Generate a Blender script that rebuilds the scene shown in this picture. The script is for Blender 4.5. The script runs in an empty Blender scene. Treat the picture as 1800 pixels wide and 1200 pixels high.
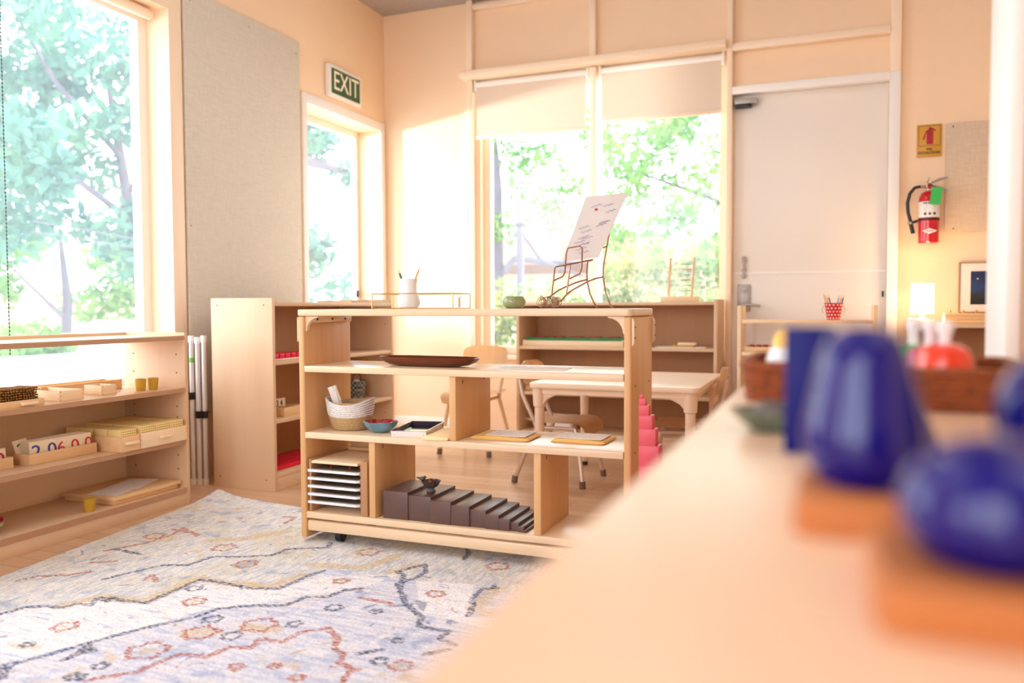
import bpy, bmesh, math, random
import numpy as np
from mathutils import Vector, Matrix
random.seed(7)
PI = math.pi
SC = bpy.context.scene
COL = SC.collection

# ---------------------------------------------------------------- materials
def lin(c):
    return tuple(((v/255)/12.92 if v/255 <= .04045 else ((v/255+.055)/1.055)**2.4) for v in c) + (1,)

def newmat(name):
    m = bpy.data.materials.new(name); m.use_nodes = True
    nt = m.node_tree; nt.nodes.clear()
    out = nt.nodes.new('ShaderNodeOutputMaterial')
    return m, nt, out

def N(nt, t, **k):
    n = nt.nodes.new(t)
    for a, v in k.items():
        if a.startswith('i_'): n.inputs[a[2:].replace('_', ' ')].default_value = v
        else: setattr(n, a, v)
    return n

def L(nt, a, ao, b, bi):
    nt.links.new(a.outputs[ao], b.inputs[bi])

def plain(name, rgb, rough=.5, metal=0, spec=.5, emis=0, ergb=None, vary=.05, scale=9, bump=0, bscale=60, coat=0):
    m, nt, out = newmat(name)
    b = N(nt, 'ShaderNodeBsdfPrincipled'); L(nt, b, 0, out, 0)
    c = lin(rgb)
    tc = N(nt, 'ShaderNodeTexCoord')
    no = N(nt, 'ShaderNodeTexNoise'); no.inputs['Scale'].default_value = scale; no.inputs['Detail'].default_value = 3
    L(nt, tc, 'Object', no, 'Vector')
    mx = N(nt, 'ShaderNodeMix', data_type='RGBA'); L(nt, no, 'Fac', mx, 0)
    mx.inputs[6].default_value = tuple(max(0, v*(1-vary)) for v in c[:3])+(1,)
    mx.inputs[7].default_value = tuple(min(1, v*(1+vary)) for v in c[:3])+(1,)
    L(nt, mx, 2, b, 'Base Color')
    b.inputs['Roughness'].default_value = rough; b.inputs['Metallic'].default_value = metal
    b.inputs['Specular IOR Level'].default_value = spec
    b.inputs['Coat Weight'].default_value = coat
    if emis:
        b.inputs['Emission Color'].default_value = lin(ergb or rgb); b.inputs['Emission Strength'].default_value = emis
    if bump:
        n2 = N(nt, 'ShaderNodeTexNoise'); n2.inputs['Scale'].default_value = bscale
        L(nt, tc, 'Object', n2, 'Vector')
        bp = N(nt, 'ShaderNodeBump'); bp.inputs['Strength'].default_value = bump; bp.inputs['Distance'].default_value = .004
        L(nt, n2, 'Fac', bp, 'Height'); L(nt, bp, 0, b, 'Normal')
    return m

def wood(name, light, dark, axis=2, scale=1.0, rough=.4, contrast=1.0, spec=.4):
    """straight-grained timber: noise stretched along AXIS of the object's own coordinates"""
    m, nt, out = newmat(name)
    b = N(nt, 'ShaderNodeBsdfPrincipled'); L(nt, b, 0, out, 0)
    tc = N(nt, 'ShaderNodeTexCoord'); mp = N(nt, 'ShaderNodeMapping')
    s = [22*scale]*3; s[axis] = 1.3*scale
    mp.inputs['Scale'].default_value = s
    L(nt, tc, 'Object', mp, 'Vector')
    n1 = N(nt, 'ShaderNodeTexNoise'); n1.inputs['Scale'].default_value = 1.6; n1.inputs['Detail'].default_value = 6; n1.inputs['Distortion'].default_value = .7
    L(nt, mp, 0, n1, 'Vector')
    n2 = N(nt, 'ShaderNodeTexNoise'); n2.inputs['Scale'].default_value = .22; n2.inputs['Detail'].default_value = 2
    L(nt, mp, 0, n2, 'Vector')
    ad = N(nt, 'ShaderNodeMath', operation='ADD'); L(nt, n1, 'Fac', ad, 0); L(nt, n2, 'Fac', ad, 1)
    mr = N(nt, 'ShaderNodeMapRange'); mr.inputs['From Min'].default_value = 1-.35/contrast; mr.inputs['From Max'].default_value = 1+.35/contrast
    L(nt, ad, 0, mr, 'Value')
    mx = N(nt, 'ShaderNodeMix', data_type='RGBA'); L(nt, mr, 0, mx, 0)
    mx.inputs[6].default_value = lin(light); mx.inputs[7].default_value = lin(dark)
    L(nt, mx, 2, b, 'Base Color')
    b.inputs['Roughness'].default_value = rough; b.inputs['Specular IOR Level'].default_value = spec
    return m

MT = {}
def mats():
    M = MT
    M['wall'] = plain('peach wall paint', (248, 221, 190), .75, vary=.02, bump=.15, bscale=150)
    M['wallp'] = plain('beige partition paint', (222, 198, 176), .75, vary=.02)
    M['trimp'] = plain('peach trim paint', (250, 230, 206), .5, vary=.01)
    M['white'] = plain('white paint', (247, 245, 243), .45, vary=.01)
    M['door'] = plain('door paint', (240, 234, 228), .45, vary=.015, scale=2)
    M['ceil'] = plain('grey acoustic ceiling', (178, 172, 172), .9, vary=.15, scale=30, bump=.6, bscale=90)
    M['maple'] = wood('maple ply', (228, 184, 132), (208, 158, 104), 2, .6, .38, .8)  # upright boards kept darker, their shade put into the colour
    M['maple_lit'] = wood('maple ply lit flat', (241, 216, 184), (228, 196, 158), 0, .6, .25, .8)  # flat boards paler and glossier, window light put into the colour
    M['edge'] = wood('ply edge', (240, 212, 180), (214, 170, 130), 0, 1.5, .5)
    M['beech'] = wood('beech veneer', (228, 196, 162), (214, 178, 142), 2, .5, .42, .6)
    M['beechh'] = wood('beech veneer flat', (230, 200, 168), (216, 182, 146), 0, .5, .3, .6)
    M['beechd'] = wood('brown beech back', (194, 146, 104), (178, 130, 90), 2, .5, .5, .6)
    M['edgeb'] = ply_edge('brown ply edge')
    M['box'] = wood('box beech', (240, 205, 158), (226, 184, 134), 0, 1.2, .45)
    M['boxl'] = wood('box pale', (250, 228, 196), (240, 212, 172), 0, 1.2, .45)
    M['pine'] = wood('pale pine', (252, 226, 190), (240, 206, 162), 2, 1, .5)
    M['counter'] = wood('counter maple', (247, 214, 184), (242, 202, 168), 1, .4, .3, .6)
    M['block'] = wood('block wood', (212, 138, 84), (196, 120, 66), 0, 1, .5)
    M['tablew'] = plain('table laminate', (246, 218, 188), .35, vary=.02)
    M['tablel'] = plain('table leg plastic', (240, 208, 180), .4, vary=.02)
    M['chairw'] = wood('chair ply', (234, 200, 162), (214, 174, 130), 0, 1, .35)
    M['chairm'] = plain('chair tube', (216, 192, 172), .3, metal=.4)
    M['rubber'] = plain('taupe rubber', (122, 96, 80), .7)
    M['brown'] = plain('brown stair paint', (98, 72, 66), .38, vary=.05)
    M['pink'] = plain('pink cube paint', (222, 84, 98), .4, vary=.03)
    M['blue'] = plain('cobalt gloss', (12, 14, 118), .12, vary=.05, coat=.15)
    M['bluem'] = plain('cobalt satin', (14, 18, 112), .5, vary=.05, spec=.25)
    M['black'] = plain('black plastic', (24, 24, 26), .4)
    M['steel'] = plain('brushed steel', (176, 170, 164), .4, metal=.35)
    M['chrome'] = plain('chrome', (225, 220, 215), .15, metal=1)
    M['gold'] = plain('brass', (214, 176, 110), .3, metal=.9)
    M['copper'] = plain('copper wire', (168, 126, 98), .35, metal=.5)
    M['red'] = plain('red enamel', (206, 14, 34), .2, coat=.5)
    M['hotred'] = plain('red rods', (228, 20, 56), .45)
    M['orange'] = plain('orange red gloss', (236, 62, 34), .2, coat=.5)
    M['magenta'] = plain('magenta gloss', (206, 40, 90), .2, coat=.5)
    M['green'] = plain('green gloss', (50, 170, 80), .2, coat=.5)
    M['yellow'] = plain('yellow gloss', (246, 196, 70), .3, coat=.3)
    M['mustard'] = plain('mustard ceramic', (200, 158, 48), .45)
    M['yperf'] = dots('perforated yellow', (244, 218, 150), (110, 80, 30))
    M['ytop'] = plain('yellow block', (240, 214, 150), .5)
    M['paper'] = plain('paper', (250, 248, 246), .8, vary=.02)
    M['sheet'] = translucent('thin sheet', (250, 250, 253), .55)
    M['paperw'] = writing('written paper', (246, 244, 246), (90, 90, 120))
    M['card'] = plain('card wood', (246, 228, 200), .6)
    M['ink_r'] = plain('red ink', (200, 40, 52), .6)
    M['ink_b'] = plain('blue ink', (60, 64, 150), .6)
    M['ink_g'] = plain('green ink', (50, 130, 70), .6)
    M['ink_k'] = plain('black ink', (30, 28, 28), .6)
    M['cork'] = fabric('burlap board', (224, 220, 210), (210, 204, 192))
    M['corkr'] = fabric('burlap board warm', (222, 204, 182), (206, 186, 162))
    M['blind'] = translucent('roller blind', (236, 222, 206), .18)
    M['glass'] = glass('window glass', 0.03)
    M['glassh'] = glass('glare-veiled window glass', 0.05)
    M['cglass'] = glass('clear glass', 0.0)
    M['floor'] = floor_mat()
    M['walnut'] = wood('dark bowl wood', (128, 66, 36), (84, 40, 22), 0, 2, .3)
    M['ropew'] = rope('white rope', (248, 244, 240), 300)
    M['ropen'] = rope('natural rope', (206, 172, 122), 300)
    M['rattan'] = rope('rattan', (150, 76, 36), 120)
    M['dkbasket'] = checks('dark basket weave', (60, 66, 66), (150, 150, 140))
    M['slate'] = plain('pewter', (110, 104, 104), .45, metal=.6)
    M['moss'] = plain('green glazed pottery', (150, 160, 116), .25, vary=.45, scale=30, coat=.4)
    M['bluegl'] = plain('blue grey glaze', (96, 138, 158), .3, vary=.4, scale=25, coat=.4)
    M['redgl'] = plain('red glaze', (170, 20, 40), .2, vary=.3, coat=.6)
    M['navy'] = plain('navy glaze', (34, 38, 66), .12, coat=.6)
    M['ceram'] = plain('white ceramic', (246, 244, 250), .25, coat=.3)
    M['greytag'] = plain('green tag', (60, 190, 90), .6)
    M['signy'] = plain('mustard sign', (214, 158, 54), .45)
    M['signg'] = plain('exit green', (44, 92, 52), .4)
    M['signw'] = plain('exit letters', (246, 236, 214), .5, emis=.1)
    M['maroon'] = plain('maroon', (176, 30, 44), .5)
    M['matb'] = plain('picture mat', (246, 236, 232), .7)
    M['night'] = nightpic()
    M['shade'] = plain('glowing lamp shade', (255, 244, 226), .6, emis=4.0, ergb=(255, 236, 200))
    M['polka'] = polka()
    M['pencil'] = plain('orange pencil', (240, 160, 80), .5)
    M['pgreen'] = plain('green pencil', (20, 80, 60), .4)
    M['pblack'] = plain('dark pencil', (60, 30, 40), .4)
    M['bead'] = plain('golden bead', (150, 108, 52), .2, metal=.6)
    M['pole'] = plain('white metal pole', (236, 238, 242), .3, metal=.2)
    M['bluetape'] = plain('blue tape', (90, 170, 220), .5)
    M['grtape'] = plain('green tape', (120, 210, 90), .5)
    M['hose'] = plain('hose rubber', (44, 40, 42), .5)
    M['leafa'] = leafmat('pale teal leaves', (58, 116, 112), (110, 160, 130))
    M['leafb'] = leafmat('fresh green leaves', (78, 140, 66), (150, 184, 96))
    M['leafc'] = leafmat('hedge leaves', (90, 140, 80), (196, 186, 130))
    M['bark'] = plain('grey bark', (104, 98, 112), .9, vary=.3, scale=6, bump=1, bscale=20)
    M['ground'] = plain('pale paving', (226, 222, 220), .9, vary=.06)
    M['fence'] = plain('pinkish fence boards', (206, 160, 150), .8, vary=.15)
    M['roofb'] = plain('brown roof', (120, 84, 70), .8)
    M['wallc'] = plain('cream house wall', (236, 206, 176), .8)
    M['mottle'] = plain('mottled grey green dish', (96, 110, 92), .2, vary=.6, scale=60, coat=.5)
    M['fel'] = plain('green felt', (60, 150, 90), .8)
    M['dots'] = plain('dark dot', (70, 50, 40), .7)

def ply_edge(name):
    m, nt, out = newmat(name)
    b = N(nt, 'ShaderNodeBsdfPrincipled'); L(nt, b, 0, out, 0)
    tc = N(nt, 'ShaderNodeTexCoord'); mp = N(nt, 'ShaderNodeMapping'); mp.inputs['Scale'].default_value = (0, 0, 1)
    L(nt, tc, 'Object', mp, 'Vector')
    w = N(nt, 'ShaderNodeTexWave', bands_direction='Z'); w.inputs['Scale'].default_value = 60
    L(nt, mp, 0, w, 'Vector')
    mx = N(nt, 'ShaderNodeMix', data_type='RGBA'); L(nt, w, 'Fac', mx, 0)
    mx.inputs[6].default_value = lin((166, 122, 92)); mx.inputs[7].default_value = lin((206, 164, 130))
    L(nt, mx, 2, b, 'Base Color'); b.inputs['Roughness'].default_value = .5
    return m

def dots(name, base, hole):
    m, nt, out = newmat(name)
    b = N(nt, 'ShaderNodeBsdfPrincipled'); L(nt, b, 0, out, 0)
    tc = N(nt, 'ShaderNodeTexCoord'); mp = N(nt, 'ShaderNodeMapping'); mp.inputs['Scale'].default_value = (1/.0098, 0, 1/.0098)
    mp.inputs['Location'].default_value = (.5, 0, .5)
    L(nt, tc, 'Object', mp, 'Vector')
    fr = N(nt, 'ShaderNodeVectorMath', operation='FRACTION'); L(nt, mp, 0, fr, 0)
    su = N(nt, 'ShaderNodeVectorMath', operation='SUBTRACT'); L(nt, fr, 0, su, 0); su.inputs[1].default_value = (.5, 0, .5)
    le = N(nt, 'ShaderNodeVectorMath', operation='LENGTH'); L(nt, su, 0, le, 0)
    lt = N(nt, 'ShaderNodeMath', operation='LESS_THAN'); L(nt, le, 'Value', lt, 0); lt.inputs[1].default_value = .27
    ge = N(nt, 'ShaderNodeNewGeometry'); tn = N(nt, 'ShaderNodeVectorTransform', vector_type='NORMAL', convert_from='WORLD', convert_to='OBJECT')
    L(nt, ge, 'Normal', tn, 0); sx = N(nt, 'ShaderNodeSeparateXYZ'); L(nt, tn, 0, sx, 0)
    ab = N(nt, 'ShaderNodeMath', operation='ABSOLUTE'); L(nt, sx, 'Y', ab, 0)
    gt = N(nt, 'ShaderNodeMath', operation='GREATER_THAN'); L(nt, ab, 0, gt, 0); gt.inputs[1].default_value = .7
    mu = N(nt, 'ShaderNodeMath', operation='MULTIPLY'); L(nt, lt, 0, mu, 0); L(nt, gt, 0, mu, 1)
    mx = N(nt, 'ShaderNodeMix', data_type='RGBA'); L(nt, mu, 0, mx, 0)
    mx.inputs[6].default_value = lin(base); mx.inputs[7].default_value = lin(hole)
    L(nt, mx, 2, b, 'Base Color'); b.inputs['Roughness'].default_value = .5
    return m

def writing(name, base, ink):
    """rows of small irregular marks"""
    m, nt, out = newmat(name)
    b = N(nt, 'ShaderNodeBsdfPrincipled'); L(nt, b, 0, out, 0)
    tc = N(nt, 'ShaderNodeTexCoord')
    mp = N(nt, 'ShaderNodeMapping'); mp.inputs['Scale'].default_value = (160, 70, 70); L(nt, tc, 'Object', mp, 'Vector')
    no = N(nt, 'ShaderNodeTexNoise'); no.inputs['Scale'].default_value = 1.4; no.inputs['Detail'].default_value = 2; L(nt, mp, 0, no, 'Vector')
    w = N(nt, 'ShaderNodeTexWave', bands_direction='Y'); w.inputs['Scale'].default_value = 22; L(nt, tc, 'Object', w, 'Vector')
    g1 = N(nt, 'ShaderNodeMath', operation='GREATER_THAN'); g1.inputs[1].default_value = .55; L(nt, no, 'Fac', g1, 0)
    g2 = N(nt, 'ShaderNodeMath', operation='GREATER_THAN'); g2.inputs[1].default_value = .6; L(nt, w, 'Fac', g2, 0)
    mu = N(nt, 'ShaderNodeMath', operation='MULTIPLY'); L(nt, g1, 0, mu, 0); L(nt, g2, 0, mu, 1)
    m2 = N(nt, 'ShaderNodeMath', operation='MULTIPLY'); L(nt, mu, 0, m2, 0); m2.inputs[1].default_value = .3
    mx = N(nt, 'ShaderNodeMix', data_type='RGBA'); L(nt, m2, 0, mx, 0)
    mx.inputs[6].default_value = lin(base); mx.inputs[7].default_value = lin(ink)
    L(nt, mx, 2, b, 'Base Color'); b.inputs['Roughness'].default_value = .8
    return m

def fabric(name, a, c):
    m, nt, out = newmat(name)
    b = N(nt, 'ShaderNodeBsdfPrincipled'); L(nt, b, 0, out, 0)
    tc = N(nt, 'ShaderNodeTexCoord')
    fs = []
    for sc in ((14, 14, 260), (260, 260, 14)):
        mp = N(nt, 'ShaderNodeMapping'); mp.inputs['Scale'].default_value = sc; L(nt, tc, 'Object', mp, 'Vector')
        no = N(nt, 'ShaderNodeTexNoise'); no.inputs['Scale'].default_value = 1.0; no.inputs['Detail'].default_value = 2; L(nt, mp, 0, no, 'Vector'); fs.append(no)
    ad = N(nt, 'ShaderNodeMath', operation='ADD'); L(nt, fs[0], 'Fac', ad, 0); L(nt, fs[1], 'Fac', ad, 1)
    mr = N(nt, 'ShaderNodeMapRange'); mr.inputs['From Min'].default_value = .7; mr.inputs['From Max'].default_value = 1.3; L(nt, ad, 0, mr, 'Value')
    mx = N(nt, 'ShaderNodeMix', data_type='RGBA'); L(nt, mr, 0, mx, 0)
    mx.inputs[6].default_value = lin(a); mx.inputs[7].default_value = lin(c)
    L(nt, mx, 2, b, 'Base Color'); b.inputs['Roughness'].default_value = .95; b.inputs['Specular IOR Level'].default_value = .1
    return m

def translucent(name, rgb, k):
    m, nt, out = newmat(name)
    d = N(nt, 'ShaderNodeBsdfDiffuse'); d.inputs[0].default_value = lin(rgb)
    t = N(nt, 'ShaderNodeBsdfTranslucent'); t.inputs[0].default_value = lin(rgb)
    mx = N(nt, 'ShaderNodeMixShader'); mx.inputs[0].default_value = k
    L(nt, d, 0, mx, 1); L(nt, t, 0, mx, 2); L(nt, mx, 0, out, 0)
    return m

def glass(name, glare_veil):
    m, nt, out = newmat(name)
    t = N(nt, 'ShaderNodeBsdfTransparent'); t.inputs[0].default_value = (.98, .99, .985, 1)
    g = N(nt, 'ShaderNodeBsdfGlossy'); g.inputs['Roughness'].default_value = .03
    lf = N(nt, 'ShaderNodeLayerWeight'); lf.inputs[0].default_value = .5
    pw = N(nt, 'ShaderNodeMath', operation='POWER'); L(nt, lf, 'Facing', pw, 0); pw.inputs[1].default_value = 5
    lw = N(nt, 'ShaderNodeMath', operation='MULTIPLY_ADD'); L(nt, pw, 0, lw, 0); lw.inputs[1].default_value = .5; lw.inputs[2].default_value = .025
    mx = N(nt, 'ShaderNodeMixShader'); L(nt, lw, 0, mx, 0); L(nt, t, 0, mx, 1); L(nt, g, 0, mx, 2)
    last = mx
    if glare_veil:  # bluish translucent share imitates veiling glare over the view outside
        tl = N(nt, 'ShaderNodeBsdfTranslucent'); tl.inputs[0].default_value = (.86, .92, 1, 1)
        m2 = N(nt, 'ShaderNodeMixShader'); m2.inputs[0].default_value = glare_veil
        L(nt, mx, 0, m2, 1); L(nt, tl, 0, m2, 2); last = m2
    L(nt, last, 0, out, 0)
    return m

def rope(name, rgb, sc):
    m, nt, out = newmat(name)
    b = N(nt, 'ShaderNodeBsdfPrincipled'); L(nt, b, 0, out, 0)
    tc = N(nt, 'ShaderNodeTexCoord'); v = N(nt, 'ShaderNodeTexVoronoi'); v.inputs['Scale'].default_value = sc
    L(nt, tc, 'Object', v, 'Vector')
    mx = N(nt, 'ShaderNodeMix', data_type='RGBA'); L(nt, v, 'Distance', mx, 0)
    c = lin(rgb); mx.inputs[6].default_value = tuple(min(1, x*1.15) for x in c[:3])+(1,); mx.inputs[7].default_value = tuple(x*.55 for x in c[:3])+(1,)
    L(nt, mx, 2, b, 'Base Color'); b.inputs['Roughness'].default_value = .7
    return m

def checks(name, a, c):
    m, nt, out = newmat(name)
    b = N(nt, 'ShaderNodeBsdfPrincipled'); L(nt, b, 0, out, 0)
    tc = N(nt, 'ShaderNodeTexCoord'); k = N(nt, 'ShaderNodeTexChecker'); k.inputs['Scale'].default_value = 70
    k.inputs[1].default_value = lin(a); k.inputs[2].default_value = lin(c)
    L(nt, tc, 'Object', k, 'Vector'); L(nt, k, 0, b, 'Base Color'); b.inputs['Roughness'].default_value = .8
    return m

def nightpic():
    """a plain dark blue abstract: deep blue above, near-black below, soft pale specks"""
    m, nt, out = newmat('dark blue abstract print')
    b = N(nt, 'ShaderNodeBsdfPrincipled'); L(nt, b, 0, out, 0)
    tc = N(nt, 'ShaderNodeTexCoord'); sp = N(nt, 'ShaderNodeSeparateXYZ'); L(nt, tc, 'Object', sp, 0)
    mr = N(nt, 'ShaderNodeMapRange'); mr.inputs['From Min'].default_value = -.1; mr.inputs['From Max'].default_value = .1; L(nt, sp, 'Z', mr, 'Value')
    no = N(nt, 'ShaderNodeTexNoise'); no.inputs['Scale'].default_value = 30; L(nt, tc, 'Object', no, 'Vector')
    ad = N(nt, 'ShaderNodeMath', operation='MULTIPLY_ADD'); ad.inputs[1].default_value = .5; L(nt, no, 'Fac', ad, 0); L(nt, mr, 0, ad, 2)
    cr = N(nt, 'ShaderNodeValToRGB'); L(nt, ad, 0, cr, 0)
    e = cr.color_ramp.elements; e[0].position = .3; e[0].color = lin((30, 34, 44)); e[1].position = 1.1; e[1].color = lin((30, 48, 90))
    x = e.new(.75); x.color = lin((40, 66, 120)); x = e.new(.5); x.color = lin((46, 52, 58))
    L(nt, cr, 0, b, 'Base Color'); b.inputs['Roughness'].default_value = .4
    return m

def polka():
    m, nt, out = newmat('red with white polka dots')
    b = N(nt, 'ShaderNodeBsdfPrincipled'); L(nt, b, 0, out, 0)
    at = N(nt, 'ShaderNodeAttribute', attribute_name='uvw')
    mp = N(nt, 'ShaderNodeMapping'); mp.inputs['Scale'].default_value = (10, 5, 0); L(nt, at, 'Vector', mp, 'Vector')
    sp = N(nt, 'ShaderNodeSeparateXYZ'); L(nt, mp, 0, sp, 0)
    fl = N(nt, 'ShaderNodeMath', operation='FLOOR'); L(nt, sp, 'Y', fl, 0)
    h = N(nt, 'ShaderNodeMath', operation='MULTIPLY_ADD'); L(nt, fl, 0, h, 0); h.inputs[1].default_value = .5; L(nt, sp, 'X', h, 2)
    cb = N(nt, 'ShaderNodeCombineXYZ'); L(nt, h, 0, cb, 0); L(nt, sp, 'Y', cb, 1)
    fr = N(nt, 'ShaderNodeVectorMath', operation='FRACTION'); L(nt, cb, 0, fr, 0)
    su = N(nt, 'ShaderNodeVectorMath', operation='SUBTRACT'); L(nt, fr, 0, su, 0); su.inputs[1].default_value = (.5, .5, 0)
    le = N(nt, 'ShaderNodeVectorMath', operation='LENGTH'); L(nt, su, 0, le, 0)
    lt = N(nt, 'ShaderNodeMath', operation='LESS_THAN'); L(nt, le, 'Value', lt, 0); lt.inputs[1].default_value = .24
    mx = N(nt, 'ShaderNodeMix', data_type='RGBA'); L(nt, lt, 0, mx, 0)
    mx.inputs[6].default_value = lin((212, 14, 30)); mx.inputs[7].default_value = (1, .95, .92, 1)
    L(nt, mx, 2, b, 'Base Color'); b.inputs['Roughness'].default_value = .35
    return m

def leafmat(name, a, c):
    m, nt, out = newmat(name)
    tc = N(nt, 'ShaderNodeTexCoord'); no = N(nt, 'ShaderNodeTexNoise'); no.inputs['Scale'].default_value = 2.2; no.inputs['Detail'].default_value = 5
    L(nt, tc, 'Object', no, 'Vector')
    mr = N(nt, 'ShaderNodeMapRange'); mr.inputs['From Min'].default_value = .35; mr.inputs['From Max'].default_value = .65; L(nt, no, 'Fac', mr, 'Value')
    mx = N(nt, 'ShaderNodeMix', data_type='RGBA'); L(nt, mr, 0, mx, 0); mx.inputs[6].default_value = lin(a); mx.inputs[7].default_value = lin(c)
    d = N(nt, 'ShaderNodeBsdfPrincipled'); d.inputs['Roughness'].default_value = .5; L(nt, mx, 2, d, 'Base Color')
    t = N(nt, 'ShaderNodeBsdfTranslucent'); L(nt, mx, 2, t, 0)
    ms = N(nt, 'ShaderNodeMixShader'); ms.inputs[0].default_value = .5; L(nt, d, 0, ms, 1); L(nt, t, 0, ms, 2); L(nt, ms, 0, out, 0)
    return m

def floor_mat():
    m, nt, out = newmat('oak plank floor')
    b = N(nt, 'ShaderNodeBsdfPrincipled'); L(nt, b, 0, out, 0)
    tc = N(nt, 'ShaderNodeTexCoord')
    br = N(nt, 'ShaderNodeTexBrick'); br.inputs['Scale'].default_value = 1; br.inputs['Brick Width'].default_value = 1.1; br.inputs['Row Height'].default_value = .085
    br.inputs['Mortar Size'].default_value = .0012; br.inputs['Color1'].default_value = lin((228, 190, 154)); br.inputs['Color2'].default_value = lin((212, 170, 132)); br.inputs['Mortar'].default_value = lin((140, 98, 68))
    L(nt, tc, 'Object', br, 'Vector')
    mp = N(nt, 'ShaderNodeMapping'); mp.inputs['Scale'].default_value = (1.2, 22, 1); L(nt, tc, 'Object', mp, 'Vector')
    no = N(nt, 'ShaderNodeTexNoise'); no.inputs['Scale'].default_value = 2; no.inputs['Detail'].default_value = 5; L(nt, mp, 0, no, 'Vector')
    mx = N(nt, 'ShaderNodeMix', data_type='RGBA', blend_type='MULTIPLY'); mx.inputs[0].default_value = .35
    L(nt, br, 0, mx, 6); L(nt, no, 'Color', mx, 7)
    hs = N(nt, 'ShaderNodeHueSaturation'); hs.inputs['Saturation'].default_value = 1.0; hs.inputs['Value'].default_value = 1.12; L(nt, mx, 2, hs, 'Color')
    bw = N(nt, 'ShaderNodeRGBToBW'); L(nt, no, 'Color', bw, 0)
    m2 = N(nt, 'ShaderNodeMix', data_type='RGBA', blend_type='MULTIPLY'); m2.inputs[0].default_value = .25
    L(nt, br, 0, m2, 6); L(nt, bw, 0, m2, 7)
    L(nt, m2, 2, b, 'Base Color'); b.inputs['Roughness'].default_value = .28
    return m

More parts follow.
